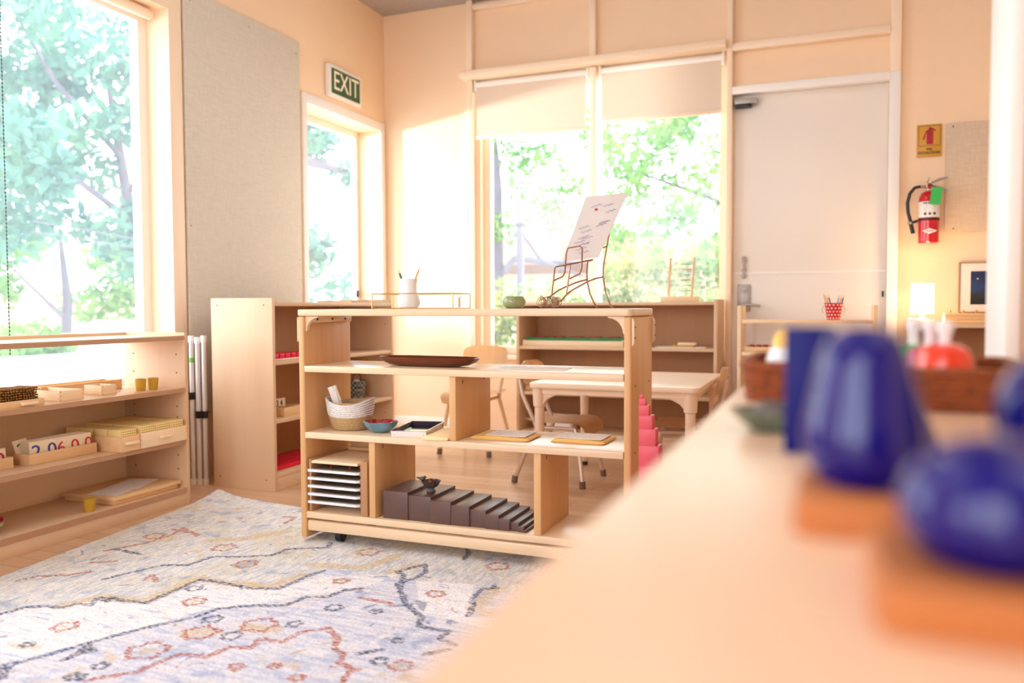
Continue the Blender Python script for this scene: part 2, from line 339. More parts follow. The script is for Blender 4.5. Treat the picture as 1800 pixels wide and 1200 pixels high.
# ---------------------------------------------------------------- mesh helper
class MB:
    def __init__(s):
        s.bm = bmesh.new(); s.sl = 0
    def _fin(s, verts, faces, M=None, smooth=False):
        if M is not None:
            for v in verts: v.co = M @ v.co
        for f in faces:
            f.material_index = s.sl; f.smooth = smooth
        return s
    def box(s, x0, y0, z0, x1, y1, z1, bev=0, M=None, seg=2):
        t = bmesh.new()
        bmesh.ops.create_cube(t, size=1)
        sx, sy, sz = x1-x0, y1-y0, z1-z0
        for v in t.verts: v.co = Vector((x0+(v.co.x+.5)*sx, y0+(v.co.y+.5)*sy, z0+(v.co.z+.5)*sz))
        if bev:
            bmesh.ops.bevel(t, geom=t.edges[:]+t.verts[:], offset=bev, segments=seg, affect='EDGES', profile=.5)
        s.merge(t, M, bool(bev)); return s
    def merge(s, t, M=None, smooth=False):
        mp = {}
        for v in t.verts: mp[v] = s.bm.verts.new((M @ v.co) if M is not None else v.co)
        for f in t.faces:
            try: g = s.bm.faces.new([mp[v] for v in f.verts])
            except ValueError: continue
            g.material_index = s.sl; g.smooth = smooth
        t.free(); return s
    def prism(s, pts, axis, a, b, M=None, smooth=False, bev=0):
        """polygon pts (2-D) extruded along axis from a to b"""
        t = bmesh.new()
        def mk(p, q):
            return {0: (q, p[0], p[1]), 1: (p[0], q, p[1]), 2: (p[0], p[1], q)}[axis]
        A = [t.verts.new(mk(p, a)) for p in pts]; B = [t.verts.new(mk(p, b)) for p in pts]
        n = len(pts)
        t.faces.new(A[::-1]); t.faces.new(B)
        for i in range(n): t.faces.new([A[i], A[(i+1) % n], B[(i+1) % n], B[i]])
        bmesh.ops.recalc_face_normals(t, faces=t.faces[:])
        if bev: bmesh.ops.bevel(t, geom=t.edges[:], offset=bev, segments=2, affect='EDGES', profile=.5)
        s.merge(t, M, smooth or bool(bev)); return s
    def lathe(s, prof, c=(0, 0, 0), seg=32, M=None, sx=1, sy=1, wob=None, uv=False):
        t = bmesh.new(); rings = []
        for r, z in prof:
            if r <= 1e-6: rings.append([t.verts.new((c[0], c[1], c[2]+z))]); continue
            ring = []
            for k in range(seg):
                a = 2*PI*k/seg; rr = r*(wob(a, z) if wob else 1)
                ring.append(t.verts.new((c[0]+rr*sx*math.cos(a), c[1]+rr*sy*math.sin(a), c[2]+z)))
            rings.append(ring)
        for i in range(len(rings)-1):
            a, b = rings[i], rings[i+1]
            for k in range(seg):
                k2 = (k+1) % seg
                if len(a) == 1 and len(b) == 1: continue
                if len(a) == 1: t.faces.new([a[0], b[k2], b[k]])
                elif len(b) == 1: t.faces.new([a[k], a[k2], b[0]])
                else: t.faces.new([a[k], a[k2], b[k2], b[k]])
        bmesh.ops.recalc_face_normals(t, faces=t.faces[:])
        s.merge(t, M, True); return s
    def tube(s, pts, r, seg=8, closed=False, M=None, cap=True):
        pts = [Vector(p) for p in pts]; n = len(pts)
        rs = r if isinstance(r, (list, tuple)) else [r]*n
        t = bmesh.new(); rings = []; prev = None
        for i, p in enumerate(pts):
            if closed: d = (pts[(i+1) % n]-pts[i-1])
            else: d = pts[min(i+1, n-1)]-pts[max(i-1, 0)]
            d.normalize()
            if prev is None:
                u = d.orthogonal().normalized()
            else:
                u = prev - d*prev.dot(d)
                u = u.normalized() if u.length > 1e-6 else d.orthogonal().normalized()
            prev = u; w = d.cross(u)
            rings.append([t.verts.new(p+(u*math.cos(2*PI*k/seg)+w*math.sin(2*PI*k/seg))*rs[i]) for k in range(seg)])
        m = n if closed else n-1
        for i in range(m):
            a, b = rings[i], rings[(i+1) % n]
            off = 0
            if closed and i == n-1:
                off = min(range(seg), key=lambda o: (a[0].co-b[o].co).length)
            for k in range(seg):
                t.faces.new([a[k], a[(k+1) % seg], b[(k+1+off) % seg], b[(k+off) % seg]])
        if cap and not closed:
            t.faces.new(rings[0][::-1]); t.faces.new(rings[-1])
        s.merge(t, M, True); return s
    def sphere(s, c, r, sx=1, sy=1, sz=1, u=20, v=12, M=None):
        t = bmesh.new(); bmesh.ops.create_uvsphere(t, u_segments=u, v_segments=v, radius=r)
        for q in t.verts: q.co = Vector((c[0]+q.co.x*sx, c[1]+q.co.y*sy, c[2]+q.co.z*sz))
        s.merge(t, M, True); return s
    def slot(s, i): s.sl = i; return s
    def build(s, name, mat, parent=None, loc=None, rot=None, sharp=32):
        me = bpy.data.meshes.new(name); s.bm.to_mesh(me); s.bm.free()
        for mm in (mat if isinstance(mat, (list, tuple)) else [mat]): me.materials.append(mm)
        me.set_sharp_from_angle(angle=math.radians(sharp))
        o = bpy.data.objects.new(name, me); COL.objects.link(o)
        if parent is not None: o.parent = parent
        if loc is not None: o.location = loc
        if rot is not None: o.rotation_euler = rot
        return o

def tag(o, label=None, cat=None, group=None, kind=None):
    if label: o['label'] = label
    if cat: o['category'] = cat
    if group: o['group'] = group
    if kind: o['kind'] = kind
    return o
def thing(name, label, cat, loc=(0, 0, 0), rz=0, group=None, rot=None):
    o = bpy.data.objects.new(name, None); COL.objects.link(o); o.empty_display_size = .05
    o.location = loc; o.rotation_euler = rot if rot else (0, 0, rz)
    return tag(o, label, cat, group)
KIDS = {}
def dup(o, loc=None, rz=None, label=None, parent=None, rot=None):
    c = o.copy(); COL.objects.link(c)
    if parent is not None: c.parent = parent
    if loc is not None: c.location = loc
    if rz is not None: c.rotation_euler = (0, 0, rz)
    if rot is not None: c.rotation_euler = rot
    if label: c['label'] = label
    for ch in list(o.children): dup(ch, parent=c)
    return c
def struct(o): o['kind'] = 'structure'; return o
def text(body, size, mat, parent, loc, rot=(PI/2, 0, 0), name='lettering', ext=.0006, sx=1):
    cu = bpy.data.curves.new(name, 'FONT'); cu.body = body; cu.size = size; cu.extrude = ext
    cu.align_x = 'CENTER'; cu.align_y = 'CENTER'; cu.resolution_u = 3
    t = bpy.data.objects.new('tmp', cu); COL.objects.link(t)
    bpy.context.view_layer.update()
    me = bpy.data.meshes.new_from_object(t.evaluated_get(bpy.context.evaluated_depsgraph_get()))
    bpy.data.objects.remove(t); me.materials.clear(); me.materials.append(mat)
    o = bpy.data.objects.new(name, me); COL.objects.link(o); o.parent = parent
    o.location = loc; o.rotation_euler = rot; o.scale = (sx, 1, 1)
    return o
def each(name, mat, parent, boxes=(), balls=(), r=.004, **k):
    for q in boxes: MB().box(*q).build(name, mat, parent)
    for q in balls: MB().sphere(q, r, u=8, v=6, **k).build(name, mat, parent)
def arc(c, r, a0, a1, n, plane='xz'):
    out = []
    for i in range(n+1):
        a = a0+(a1-a0)*i/n; u, v = r*math.cos(a), r*math.sin(a)
        out.append({'xz': (c[0]+u, c[1], c[2]+v), 'xy': (c[0]+u, c[1]+v, c[2]), 'yz': (c[0], c[1]+u, c[2]+v)}[plane])
    return out
def rrect(x0, y0, x1, y1, r, n=5):
    P = []
    for cx, cy, a in ((x1-r, y1-r, 0), (x0+r, y1-r, PI/2), (x0+r, y0+r, PI), (x1-r, y0+r, 1.5*PI)):
        for i in range(n+1):
            t = a+PI/2*i/n; P.append((cx+r*math.cos(t), cy+r*math.sin(t)))
    return P
mats()
M = MT
WS = 4.6; SUN = 5.0; CL = 7; GL = 1800; EXPO = 0.4
# ================================================================ the room
D = 5.33; LX = -3.13; CZ = 3.06
b = MB().box(-3.40, -2.1, -.08, 2.2, 5.6, 0); struct(b.build('floor', M['floor']))
b = MB().box(-3.40, -2.1, CZ, 2.2, 5.6, CZ+.12); struct(b.build('ceiling', M['ceil']))
# left wall with the big window and the glazed exit
T = .22
b = MB()
b.box(LX-T, -2.1, 0, LX, .7, CZ)
b.box(LX-T, .7, 0, LX, 3.2, .50); b.box(LX-T, .7, 2.40, LX, 3.2, CZ)
b.box(LX-T, 3.2, 0, LX, 4.345, CZ)
b.box(LX-T, 4.345, 2.20, LX, 5.25, CZ)
b.box(LX-T, 5.25, 0, LX, D+T, CZ)
struct(b.build('wall_left', M['wall']))
b = MB()
b.box(LX, D, 0, -2.35, D+T, CZ)
b.box(-2.35, D, 0, -.64, D+T, .56); b.box(-2.35, D, 2.50, -.64, D+T, CZ)
b.box(-.64, D, 0, -.60, D+T, CZ); b.box(-.60, D, 2.24, .293, D+T, CZ)
b.box(.293, D, 0, 2.2, D+T, CZ)
struct(b.build('wall_back', M['wall']))
b = MB().box(2.0, 1.7, 0, 2.2, D, CZ); struct(b.build('wall_right', M['wall']))
# partition whose blurred end closes the view at the right
b = MB().box(.285, 1.55, 0, 2.2, 1.70, CZ); struct(b.build('wall_partition', M['wallp']))
b = MB().box(.262, 1.535, 0, .285, 1.715, CZ, .004); struct(b.build('trim_1', M['white']))
# wall behind the viewer, unseen tall openings added to let sky light in
b = MB()
for x0, x1 in ((-3.40, -3.0), (-1.7, -1.3), (0, 2.2)): b.box(x0, -2.1, 0, x1, -1.95, CZ)
for x0, x1 in ((-3.0, -1.7), (-1.3, 0)):
    b.box(x0, -2.1, 0, x1, -1.95, .5); b.box(x0, -2.1, 2.7, x1, -1.95, CZ)
struct(b.build('wall_front', M['wall']))
b = MB().box(2.0, -1.95, 0, 2.2, 1.55, CZ); struct(b.build('wall_side', M['wall']))

# big left window
w = struct(thing('window_1', None, None, (LX, 0, 0)))
b = MB()
b.box(-.19, .7, .50, -.135, .76, 2.40); b.box(-.19, 3.145, .50, -.135, 3.2, 2.40)
b.box(-.19, .76, .50, -.135, 3.145, .56); b.box(-.19, .76, 2.345, -.135, 3.145, 2.40)
b.build('window_frame', M['white'], w)
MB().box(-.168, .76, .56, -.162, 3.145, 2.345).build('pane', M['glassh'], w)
b = MB(); b.box(0, 3.2, .42, .014, 3.285, 2.49, .002); b.box(0, .62, 2.40, .014, 3.2, 2.49, .002)
b.build('casing', M['trimp'], w)
MB().box(-.13, .68, .50, .02, 3.215, .52, .004).build('window_sill', M['white'], w)
# rolled-up shade above it and its bead chain
t = thing('roller_blind', 'rolled-up pale roller shade at the head of the big left window', 'window blind', (LX-.07, 1.9, 2.37))
MB().tube([(0, -1.18, 0), (0, 1.26, 0)], .026, 16).build('roll', M['trimp'], t)
for x_, y_ in ((.035, .40), (.055, .43)):
    b = MB(); b.tube([(x_, y_, -.1), (x_, y_, -1.66)], .0012, 5)
    for k in range(100): b.sphere((x_, y_, -.1-k*.0157), .0036, u=6, v=4)
    b.build('bead_chain', M['black'], t)
# glazed exit beside the corner
w = struct(thing('window_2', None, None, (LX, 0, 0)))
b = MB(); b.box(0, 4.300, 0, .016, 4.345, 2.262, .002); b.box(0, 5.25, 0, .016, 5.305, 2.262, .002); b.box(0, 4.345, 2.20, .016, 5.25, 2.262, .002)
b.build('casing', M['white'], w)
b = MB(); b.box(-.22, 4.345, 0, -.18, 4.385, 2.2); b.box(-.22, 5.21, 0, -.18, 5.25, 2.2); b.box(-.22, 4.385, 2.155, -.18, 5.21, 2.2); b.box(-.22, 4.385, 0, -.18, 5.21, .25)
b.build('window_frame', M['white'], w)
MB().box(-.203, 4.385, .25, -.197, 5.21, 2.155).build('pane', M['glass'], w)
MB().box(-.18, 5.19, .98, -.165, 5.215, 1.03, .003).build('latch', M['black'], w)
# cork / burlap board on the left wall
t = thing('pinboard', 'tall burlap-covered pinboard on the left wall between the two windows', 'board', (LX+.001, 3.77, .35))
MB().box(0, -.47, 0, .02, .495, 2.20, .002).build('panel', M['cork'], t)
each('screw', M['steel'], t, balls=[(.021, y, z) for y, z in ((-.43, 2.14), (.03, 2.15), (.46, 2.12), (-.45, .98), (.47, .85))], r=.0045)
# EXIT sign
t = thing('exit_sign', 'green EXIT sign in a white frame above the glazed exit', 'sign', (LX+.001, 4.765, 2.405))
MB().box(0, -.195, -.105, .032, .195, .105, .004).build('frame', M['white'], t)
MB().box(.032, -.17, -.082, .035, .17, .082).build('face', M['signg'], t)
text('EXIT', .175, M['signw'], t, (.0365, 0, 0), (PI/2, 0, PI/2), 'lettering', .001, .86)

# back window with two lights
w = struct(thing('window_3', None, None, (0, D, 0)))
b = MB()
for x0, x1 in ((-2.35, -2.30), (-.69, -.64)): b.box(x0, .06, .56, x1, .12, 2.5)
b.box(-2.30, .06, .56, -.69, .12, .62); b.box(-2.30, .06, 2.44, -.69, .12, 2.5)
b.build('window_frame', M['trimp'], w)
MB().box(-1.535, -.05, .56, -1.487, .12, 2.5, .002).build('mullion', M['trimp'], w)
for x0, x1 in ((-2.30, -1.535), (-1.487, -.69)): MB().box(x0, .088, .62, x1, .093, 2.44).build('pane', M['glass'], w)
MB().box(-2.42, -.035, .53, -.64, .06, .56, .004).build('window_sill', M['trimp'], w)
MB().box(-2.46, -.13, 2.505, -.636, 0, 2.55, .006).build('head_shelf', M['trimp'], w)
# posts and rails standing proud of the back wall
n = 2
def trim(*a, m='trimp'):
    global n
    struct(MB().box(*a, .003).build('trim_%d' % n, M[m])); n += 1
trim(-2.435, D-.05, 0, -2.39, D, 2.505); trim(-2.435, D-.05, 2.55, -2.39, D, CZ)
trim(-2.39, D-.045, 2.995, -.64, D, 3.03); trim(-1.532, D-.05, 2.55, -1.49, D, 2.995)
trim(-.636, D-.06, 0, -.603, D, CZ); trim(.293, D-.05, 0, .352, D, 2.272, m='white'); trim(.293, D-.05, 2.272, .352, D, CZ)
trim(-.603, D-.06, 2.495, .293, D, 2.54); trim(-.603, D-.06, 2.225, .293, D, 2.272, m='white')
struct(MB().box(.352, D-.012, 0, 2.0, D, .09, .003).build('baseboard_back', M['white']))
struct(MB().box(LX, D-.012, 0, -2.436, D, .09, .003).build('baseboard_left', M['white']))

# two roller blinds
for i, (x0, x1, zb, lab) in enumerate(((-2.375, -1.548, 2.09, 'cream roller blind over the back window pane nearest the room corner'),
                                      (-1.462, -.662, 2.12, 'cream roller blind over the back window pane nearest the white door'))):
    t = thing('roller_blind', lab, 'window blind', ((x0+x1)/2, D-.005, 2.465), group='cream roller blinds on the back window')
    h = (x1-x0)/2
    MB().tube([(-h, 0, 0), (h, 0, 0)], .033, 20).build('roll', M['white'], t)
    MB().box(-h+.01, -.03, zb-2.465+.02, h-.01, -.0285, 0).build('blind_fabric', M['blind'], t)
    MB().box(-h+.01, -.036, zb-2.465, h-.01, -.023, zb-2.465+.024, .003).build('bottom_bar', M['trimp'], t)
    for s in (-1, 1): MB().box(s*h-.006, -.035, -.038, s*h+.006, .005, .038, .002).build('bracket', M['white'], t)

# dutch door
w = struct(thing('door_1', None, None, (-.1535, D, 0)))
MB().box(-.4455, .015, 1.114, .4455, .06, 2.239, .001).build('upper_leaf', M['door'], w)
MB().box(-.4455, .015, .004, .4455, .06, 1.108, .001).build('lower_leaf', M['door'], w)
MB().box(-.4455, .009, 1.105, .4455, .03, 1.117).build('meeting_strip', M['white'], w)
b = MB(); b.box(-.44, -.04, 2.165, -.30, .012, 2.20, .004); b.build('door_closer', M['steel'], w)
MB().box(-.435, -.045, 2.145, -.335, .008, 2.165, .002).build('closer_arm', M['black'], w)
p = MB().box(-.414, .002, .868, -.334, .015, 1.04, .006).build('lock_plate', M['steel'], w)
b = MB(); b.tube([(-.375, .012, .91), (-.375, -.045, .91)], .013, 12); b.tube([(-.375, -.045, .91), (-.34, -.05, .912), (-.27, -.05, .905)], [.012, .010, .008], 10)
b.tube([(-.375, .012, 1.0), (-.375, -.012, 1.0)], .017, 16); b.box(-.393, -.02, .996, -.357, -.01, 1.005, .002)
b.build('lever_handle', M['steel'], p)
b = MB(); b.tube([(-.376, -.004, 1.085), (-.376, -.006, 1.205)], .007, 10)
for z in (1.09, 1.13, 1.185, 1.205): b.sphere((-.376, -.002, z), .0135, sy=.8)
b.build('bolt', M['steel'], w)
MB().box(.425, .008, .955, .435, .014, .99, .002).build('hinge', M['black'], w)

# fire sign, extinguisher, small board
t = thing('extinguisher_sign', 'mustard FIRE EXTINGUISHER sign with red pictogram on the back wall', 'sign', (.510, D-.001, 1.862))
MB().box(-.066, -.005, -.094, .066, 0, .094, .002).build('plate', M['signy'], t)
b = MB()
for q in ((-.058, -.0065, .085, .058, -.005, .0865), (-.058, -.0065, -.030, .058, -.005, -.0285), (-.058, -.0065, -.03, -.0565, -.005, .0865), (.0565, -.0065, -.03, .058, -.005, .0865)): b.box(*q)
b.build('border', M['ink_k'], t)
b = MB(); b.prism([(-.014, -.022), (.02, -.022), (.02, .05), (.014, .058), (.0, .06), (-.008, .058), (-.014, .05)], 1, -.0068, -.0052)
b.prism([(-.006, .058), (.008, .058), (.006, .068), (-.004, .068)], 1, -.0068, -.0052)
b.prism([(-.004, .066), (.03, .052), (.034, .058), (.012, .074), (-.002, .078)], 1, -.0068, -.0052)
b.prism([(-.006, .062), (-.018, .058), (-.036, .008), (-.028, .006), (-.014, .05), (-.004, .056)], 1, -.0068, -.0052)
b.build('pictogram', M['maroon'], t)
text('FIRE\nEXTINGUISHER', .0200, M['ink_k'], t, (.0, -.0062, -.060), name='lettering', sx=.86)
t = thing('pinboard', 'small beige burlap pinboard right of the fire extinguisher', 'board', (.90, D-.001, 1.64))
MB().box(-.305, -.02, -.312, .30, 0, .312, .002).build('panel', M['corkr'], t)
each('screw', M['dots'], t, balls=[(x, -.021, z) for x, z in ((-.27, .29), (-.26, -.295))], r=.0045)
t = thing('fire_extinguisher', 'red fire extinguisher with black hose and green tag hung on the back wall', 'fire extinguisher', (.507, D-.075, 1.262))
MB().lathe([(0, 0), (.050, 0), (.0545, .006), (.0545, .235), (.052, .262), (.040, .288), (.022, .300), (0, .302)], seg=40).build('cylinder', M['red'], t)
lb = MB().lathe([(.0552, .145), (.0552, .235)], seg=40).build('instruction_label', M['paperw'], t)
each('pictogram', M['ink_k'], lb, boxes=[(-.030+k*.024, -.0565, .158, -.018+k*.024, -.0535, .171) for k in range(3)]+[(-.035+k*.012, -.0575, .222, -.027+k*.012, -.052, .229) for k in range(5)])
MB().box(-.0535, -.022, .147, -.050, -.006, .233).build('yellow_band', M['yellow'], lb)
MB().lathe([(.0556, .128), (.0565, .130), (.0565, .138), (.0556, .140)], seg=40).build('strap', M['black'], t)
d = MB().prism([(-.038, .066), (0, .050), (.038, .066), (0, .082)], 1, -.0562, -.0545).build('maker_badge', M['paper'], t)
text('AMEREX', .0115, M['maroon'], d, (0, -.0566, .066), name='lettering')
b = MB(); b.tube([(0, 0, .29), (0, 0, .335)], [.018, .016], 14); b.sphere((0, -.018, .325), .017, sy=.5); b.tube([(-.05, 0, .328), (-.01, 0, .326)], .009, 10)
b.build('valve', M['chrome'], t)
MB().tube([(0, -.026, .325), (0, -.031, .325)], .013, 16).build('gauge', M['maroon'], t)
b = MB(); b.tube([(.01, 0, .345), (.05, -.005, .362), (.092, -.01, .372)], [.006, .008, .006], 8); b.tube([(.01, 0, .335), (.06, -.005, .315), (.098, -.01, .297)], [.007, .008, .006], 8)
b.build('handle', M['steel'], t)
b = MB(); b.tube([(-.045, 0, .328), (-.075, 0, .322), (-.10, 0, .29), (-.112, 0, .235), (-.108, 0, .18), (-.092, 0, .12)], .0095, 10); b.tube([(-.096, 0, .13), (-.080, 0, .058)], .0115, 10)
b.build('hose', M['hose'], t)
MB().box(-.112, -.014, .112, -.086, .014, .126, .003).build('hose_clip', M['steel'], t)
MB().tube([(-.09, -.005, .12), (-.06, -.02, .128)], .008, 8).build('clip_arm', M['black'], t)
g = MB().box(-.028, -.001, -.048, .028, .001, .048).build('inspection_tag', M['greytag'], t, (.030, -.064, .262), (0, .12, 0))
MB().tube([(0, -.005, .375), (-.012, -.02, .345), (.025, -.062, .31)], .0018, 6).build('tag_tie', M['black'], t)
MB().box(-.030, -.006, .362, -.004, -.003, .374, 0, Matrix.Rotation(.5, 4, 'Y')).build('pull_pin', M['yellow'], t, (.15, 0, -.03))

# ================================================================ rug
RN = [[(-2.251, 1.612), (-2.231, 1.684), (-2.155, 1.713), (-2.123, 1.718), (-2.117, 1.755), (-2.063, 1.762), (-2.096, 1.818), (-1.925, 1.837), (-1.924, 2.063), (-1.876, 2.066), (-1.796, 2.059), (-1.707, 2.054), (-1.626, 2.085), (-1.615, 2.198), (-1.595, 2.288)], [(-1.923, 1.374), (-1.897, 1.403), (-1.872, 1.45), (-1.842, 1.542), (-1.808, 1.619), (-1.765, 1.703), (-1.703, 1.799), (-1.684, 1.877), (-1.594, 1.943), (-1.514, 1.968), (-1.501, 2.055), (-1.439, 2.079), (-1.42, 2.15), (-1.382, 2.179)], [(-1.259, 2.212), (-1.321, 2.343), (-1.356, 2.363), (-1.307, 2.468), (-1.265, 2.398), (-1.269, 2.331), (-1.296, 2.258), (-1.177, 2.104), (-1.089, 2.036), (-1.066, 1.973), (-0.973, 1.975), (-0.973, 1.92), (-0.918, 1.899)], [(-2.223, 1.948), (-2.198, 2.023), (-2.15, 2.134), (-2.071, 2.165), (-2.06, 2.271), (-1.958, 2.31), (-1.868, 2.364), (-1.863, 2.445), (-1.737, 2.513), (-1.76, 2.567)], [(-0.968, 2.095), (-0.99, 2.176), (-1.015, 2.22), (-1.023, 2.317), (-0.982, 2.333), (-0.998, 2.357)], [(-1.805, 1.457), (-1.801, 1.497), (-1.827, 1.548), (-1.78, 1.525)], [(-1.716, 1.392), (-1.709, 1.412), (-1.671, 1.401)], [(-1.923, 1.374), (-1.893, 1.367), (-1.853, 1.33)], [(-1.201, 2.563), (-1.215, 2.633), (-1.252, 2.699)], [(-2.463, 2.215), (-2.329, 2.199)], [(-1.127, 1.758), (-1.083, 1.805)], [(-0.966, 1.82), (-0.92, 1.868)]]
RG = [[(-2.134, 1.727), (-2.098, 1.825), (-1.937, 1.848), (-1.937, 1.945), (-1.93, 2.07), (-1.826, 2.066), (-1.669, 2.08), (-1.64, 2.214)], [(-2.204, 2.431), (-2.109, 2.489), (-2.07, 2.567), (-2.019, 2.632)], [(-1.666, 2.32), (-1.487, 2.364), (-1.452, 2.467), (-1.448, 2.525)], [(-0.987, 2.259), (-0.972, 2.157), (-0.911, 2.129)], [(-0.978, 2.335), (-0.987, 2.259)], [(-1.638, 1.707), (-1.575, 1.731)], [(-1.51, 1.802), (-1.433, 1.809)], [(-1.365, 2.36), (-1.329, 2.442)]]
RR = [[(-1.654, 1.39), (-1.626, 1.427), (-1.578, 1.463), (-1.568, 1.54), (-1.551, 1.594), (-1.479, 1.602), (-1.462, 1.672), (-1.408, 1.689), (-1.424, 1.746), (-1.358, 1.75), (-1.349, 1.818), (-1.298, 1.872), (-1.229, 1.821), (-1.207, 1.767), (-1.163, 1.744), (-1.14, 1.696), (-1.093, 1.677), (-1.077, 1.614)], [(-2.472, 1.836), (-2.458, 1.89), (-2.367, 1.941), (-2.326, 1.99)], [(-2.179, 2.822), (-2.118, 2.835), (-2.099, 2.738)], [(-2.092, 1.998), (-2.109, 2.04), (-2.043, 1.995)], [(-2.466, 2.499), (-2.376, 2.487), (-2.448, 2.53), (-2.31, 2.466)], [(-1.339, 2.109), (-1.226, 2.098)], [(-2.479, 2.188), (-2.419, 2.314), (-2.411, 2.427), (-2.431, 2.513)], [(-2.41, 2.063), (-2.344, 2.106)]]
RF = [(-1.65, 1.576, 0.057), (-1.607, 1.719, 0.05), (-1.49, 1.821, 0.052), (-1.89, 2.245, 0.043), (-1.481, 2.217, 0.026), (-1.141, 2.222, 0.029), (-1.062, 2.538, 0.042), (-1.795, 1.898, 0.035), (-1.992, 1.615, 0.035), (-1.368, 1.585, 0.019), (-1.282, 1.622, 0.015), (-2.46, 2.399, 0.042), (-1.564, 2.519, 0.044), (-2.097, 2.375, 0.046), (-0.99, 1.736, 0.031), (-1.189, 1.588, 0.018)]
RB = [(-1.644, 1.807, 0.028), (-1.51, 1.734, 0.029), (-1.075, 1.87, 0.018), (-1.236, 2.029, 0.017), (-1.798, 1.522, 0.018), (-1.695, 1.4, 0.022), (-1.402, 1.862, 0.021), (-1.369, 2.008, 0.027), (-1.052, 1.739, 0.022), (-1.9, 1.365, 0.016), (-1.689, 1.465, 0.019), (-2.054, 1.82, 0.02), (-1.978, 1.489, 0.016), (-1.879, 1.988, 0.026)]
RW = [[(-2.273, 1.629), (-2.074, 1.798), (-1.909, 1.821), (-1.893, 2.043), (-1.617, 2.074), (-1.578, 2.212), (-1.444, 2.296), (-1.34, 2.336), (-1.382, 2.179), (-1.512, 2.071), (-1.602, 1.953), (-1.696, 1.89), (-1.817, 1.627), (-1.889, 1.463), (-1.94, 1.386)], [(-1.255, 2.305), (-1.067, 2.346), (-0.959, 2.086), (-0.878, 2.117), (-0.868, 2.027), (-1.1, 2.056)]]
def rug():
    A, B, C_, Dd = (-2.745, 3.075), (-.06, 2.66), (-2.42, .75), (-.17, .58)
    nu, nv = 420, 330
    u = np.linspace(0, 1, nu); v = np.linspace(0, 1, nv)
    U, V = np.meshgrid(u, v)
    X = A[0]*(1-U)*(1-V)+B[0]*U*(1-V)+C_[0]*(1-U)*V+Dd[0]*U*V
    Y = A[1]*(1-U)*(1-V)+B[1]*U*(1-V)+C_[1]*(1-U)*V+Dd[1]*U*V
    Z = np.full_like(X, .010)
    Z += .022*np.exp(-(((U*3)**2)+((V*2.3)**2))/.012)      # the far left corner lifts a little
    Z[0, :] = .0; Z[-1, :] = 0; Z[:, 0] = .0; Z[:, -1] = 0
    def seg(lines, wdt):
        d = np.full(X.shape, 9.)
        for l in lines:
            for p, q in zip(l[:-1], l[1:]):
                px, py = p; dx, dy = q[0]-px, q[1]-py; L2 = dx*dx+dy*dy+1e-9
                t = np.clip(((X-px)*dx+(Y-py)*dy)/L2, 0, 1)
                d = np.minimum(d, np.hypot(X-px-t*dx, Y-py-t*dy))
        return np.clip(1-d/wdt, 0, 1)
    def rings(fl, sg):
        o = np.zeros(X.shape)
        for x, y, r in fl:
            r = min(r, .12)
            a = np.arctan2(Y-y, X-x); rr = np.hypot(X-x, Y-y)/(r*(1+.10*np.sin(5*a+x*9)+.08*np.sin(9*a+y*31)+.05*np.sin(17*a+x*50)))
            o = np.maximum(o, np.clip(1-abs(rr-.85)/(sg/r), 0, 1))
        return o
    def fill(fl):
        o = np.zeros(X.shape)
        for x, y, r in fl:
            r = min(r, .12); o = np.maximum(o, np.clip(1-np.hypot(X-x, Y-y)/(r*.8), 0, 1))
        return o
    def poly(pl):
        ins = np.zeros(X.shape, bool); n = len(pl)
        for i in range(n):
            x0, y0 = pl[i]; x1, y1 = pl[(i+1) % n]
            c = ((y0 > Y) != (y1 > Y)) & (X < (x1-x0)*(Y-y0)/((y1-y0) if abs(y1-y0) > 1e-9 else 1e-9)+x0)
            ins ^= c
        return ins.astype(float)
    navy = np.maximum(seg(RN, .022), rings(RB, .016)); navy = np.maximum(navy, fill(RB[2:4])*.8)
    gold = np.maximum(seg(RG, .045), fill(RF)*.75)
    rust = np.maximum(seg(RR, .022), rings(RF, .018))
    white = np.maximum(poly(RW[0]), poly(RW[1]))
    # far part of the rug is greyer, near part bluer: split along the long zigzag
    line = RN[0]; lx = np.array([p[0] for p in line]); ly = np.array([p[1] for p in line]); o_ = np.argsort(lx)
    far = (Y > np.interp(X, lx[o_], ly[o_])+.02).astype(float)
    idx = np.arange(nu*nv).reshape(nv, nu)
    faces = np.stack([idx[:-1, :-1], idx[1:, :-1], idx[1:, 1:], idx[:-1, 1:]], -1).reshape(-1, 4)
    me = bpy.data.meshes.new('rug')
    me.from_pydata(np.stack([X, Y, Z], -1).reshape(-1, 3).tolist(), [], faces.tolist())
    for nm, a in (('rn', np.stack([navy, gold, rust], -1)), ('rw', np.stack([white, far, far*0], -1))):
        at = me.attributes.new(nm, 'FLOAT_VECTOR', 'POINT'); at.data.foreach_set('vector', a.reshape(-1).astype('f'))
    me.polygons.foreach_set('use_smooth', [True]*len(me.polygons))
    m, nt, out = newmat('woven oriental rug')
    bs = N(nt, 'ShaderNodeBsdfPrincipled'); bs.inputs['Roughness'].default_value = .95; bs.inputs['Specular IOR Level'].default_value = .1; L(nt, bs, 0, out, 0)
    tc = N(nt, 'ShaderNodeTexCoord')
    a1 = N(nt, 'ShaderNodeAttribute', attribute_name='rn'); s1 = N(nt, 'ShaderNodeSeparateXYZ'); L(nt, a1, 'Vector', s1, 0)
    a2 = N(nt, 'ShaderNodeAttribute', attribute_name='rw'); s2 = N(nt, 'ShaderNodeSeparateXYZ'); L(nt, a2, 'Vector', s2, 0)
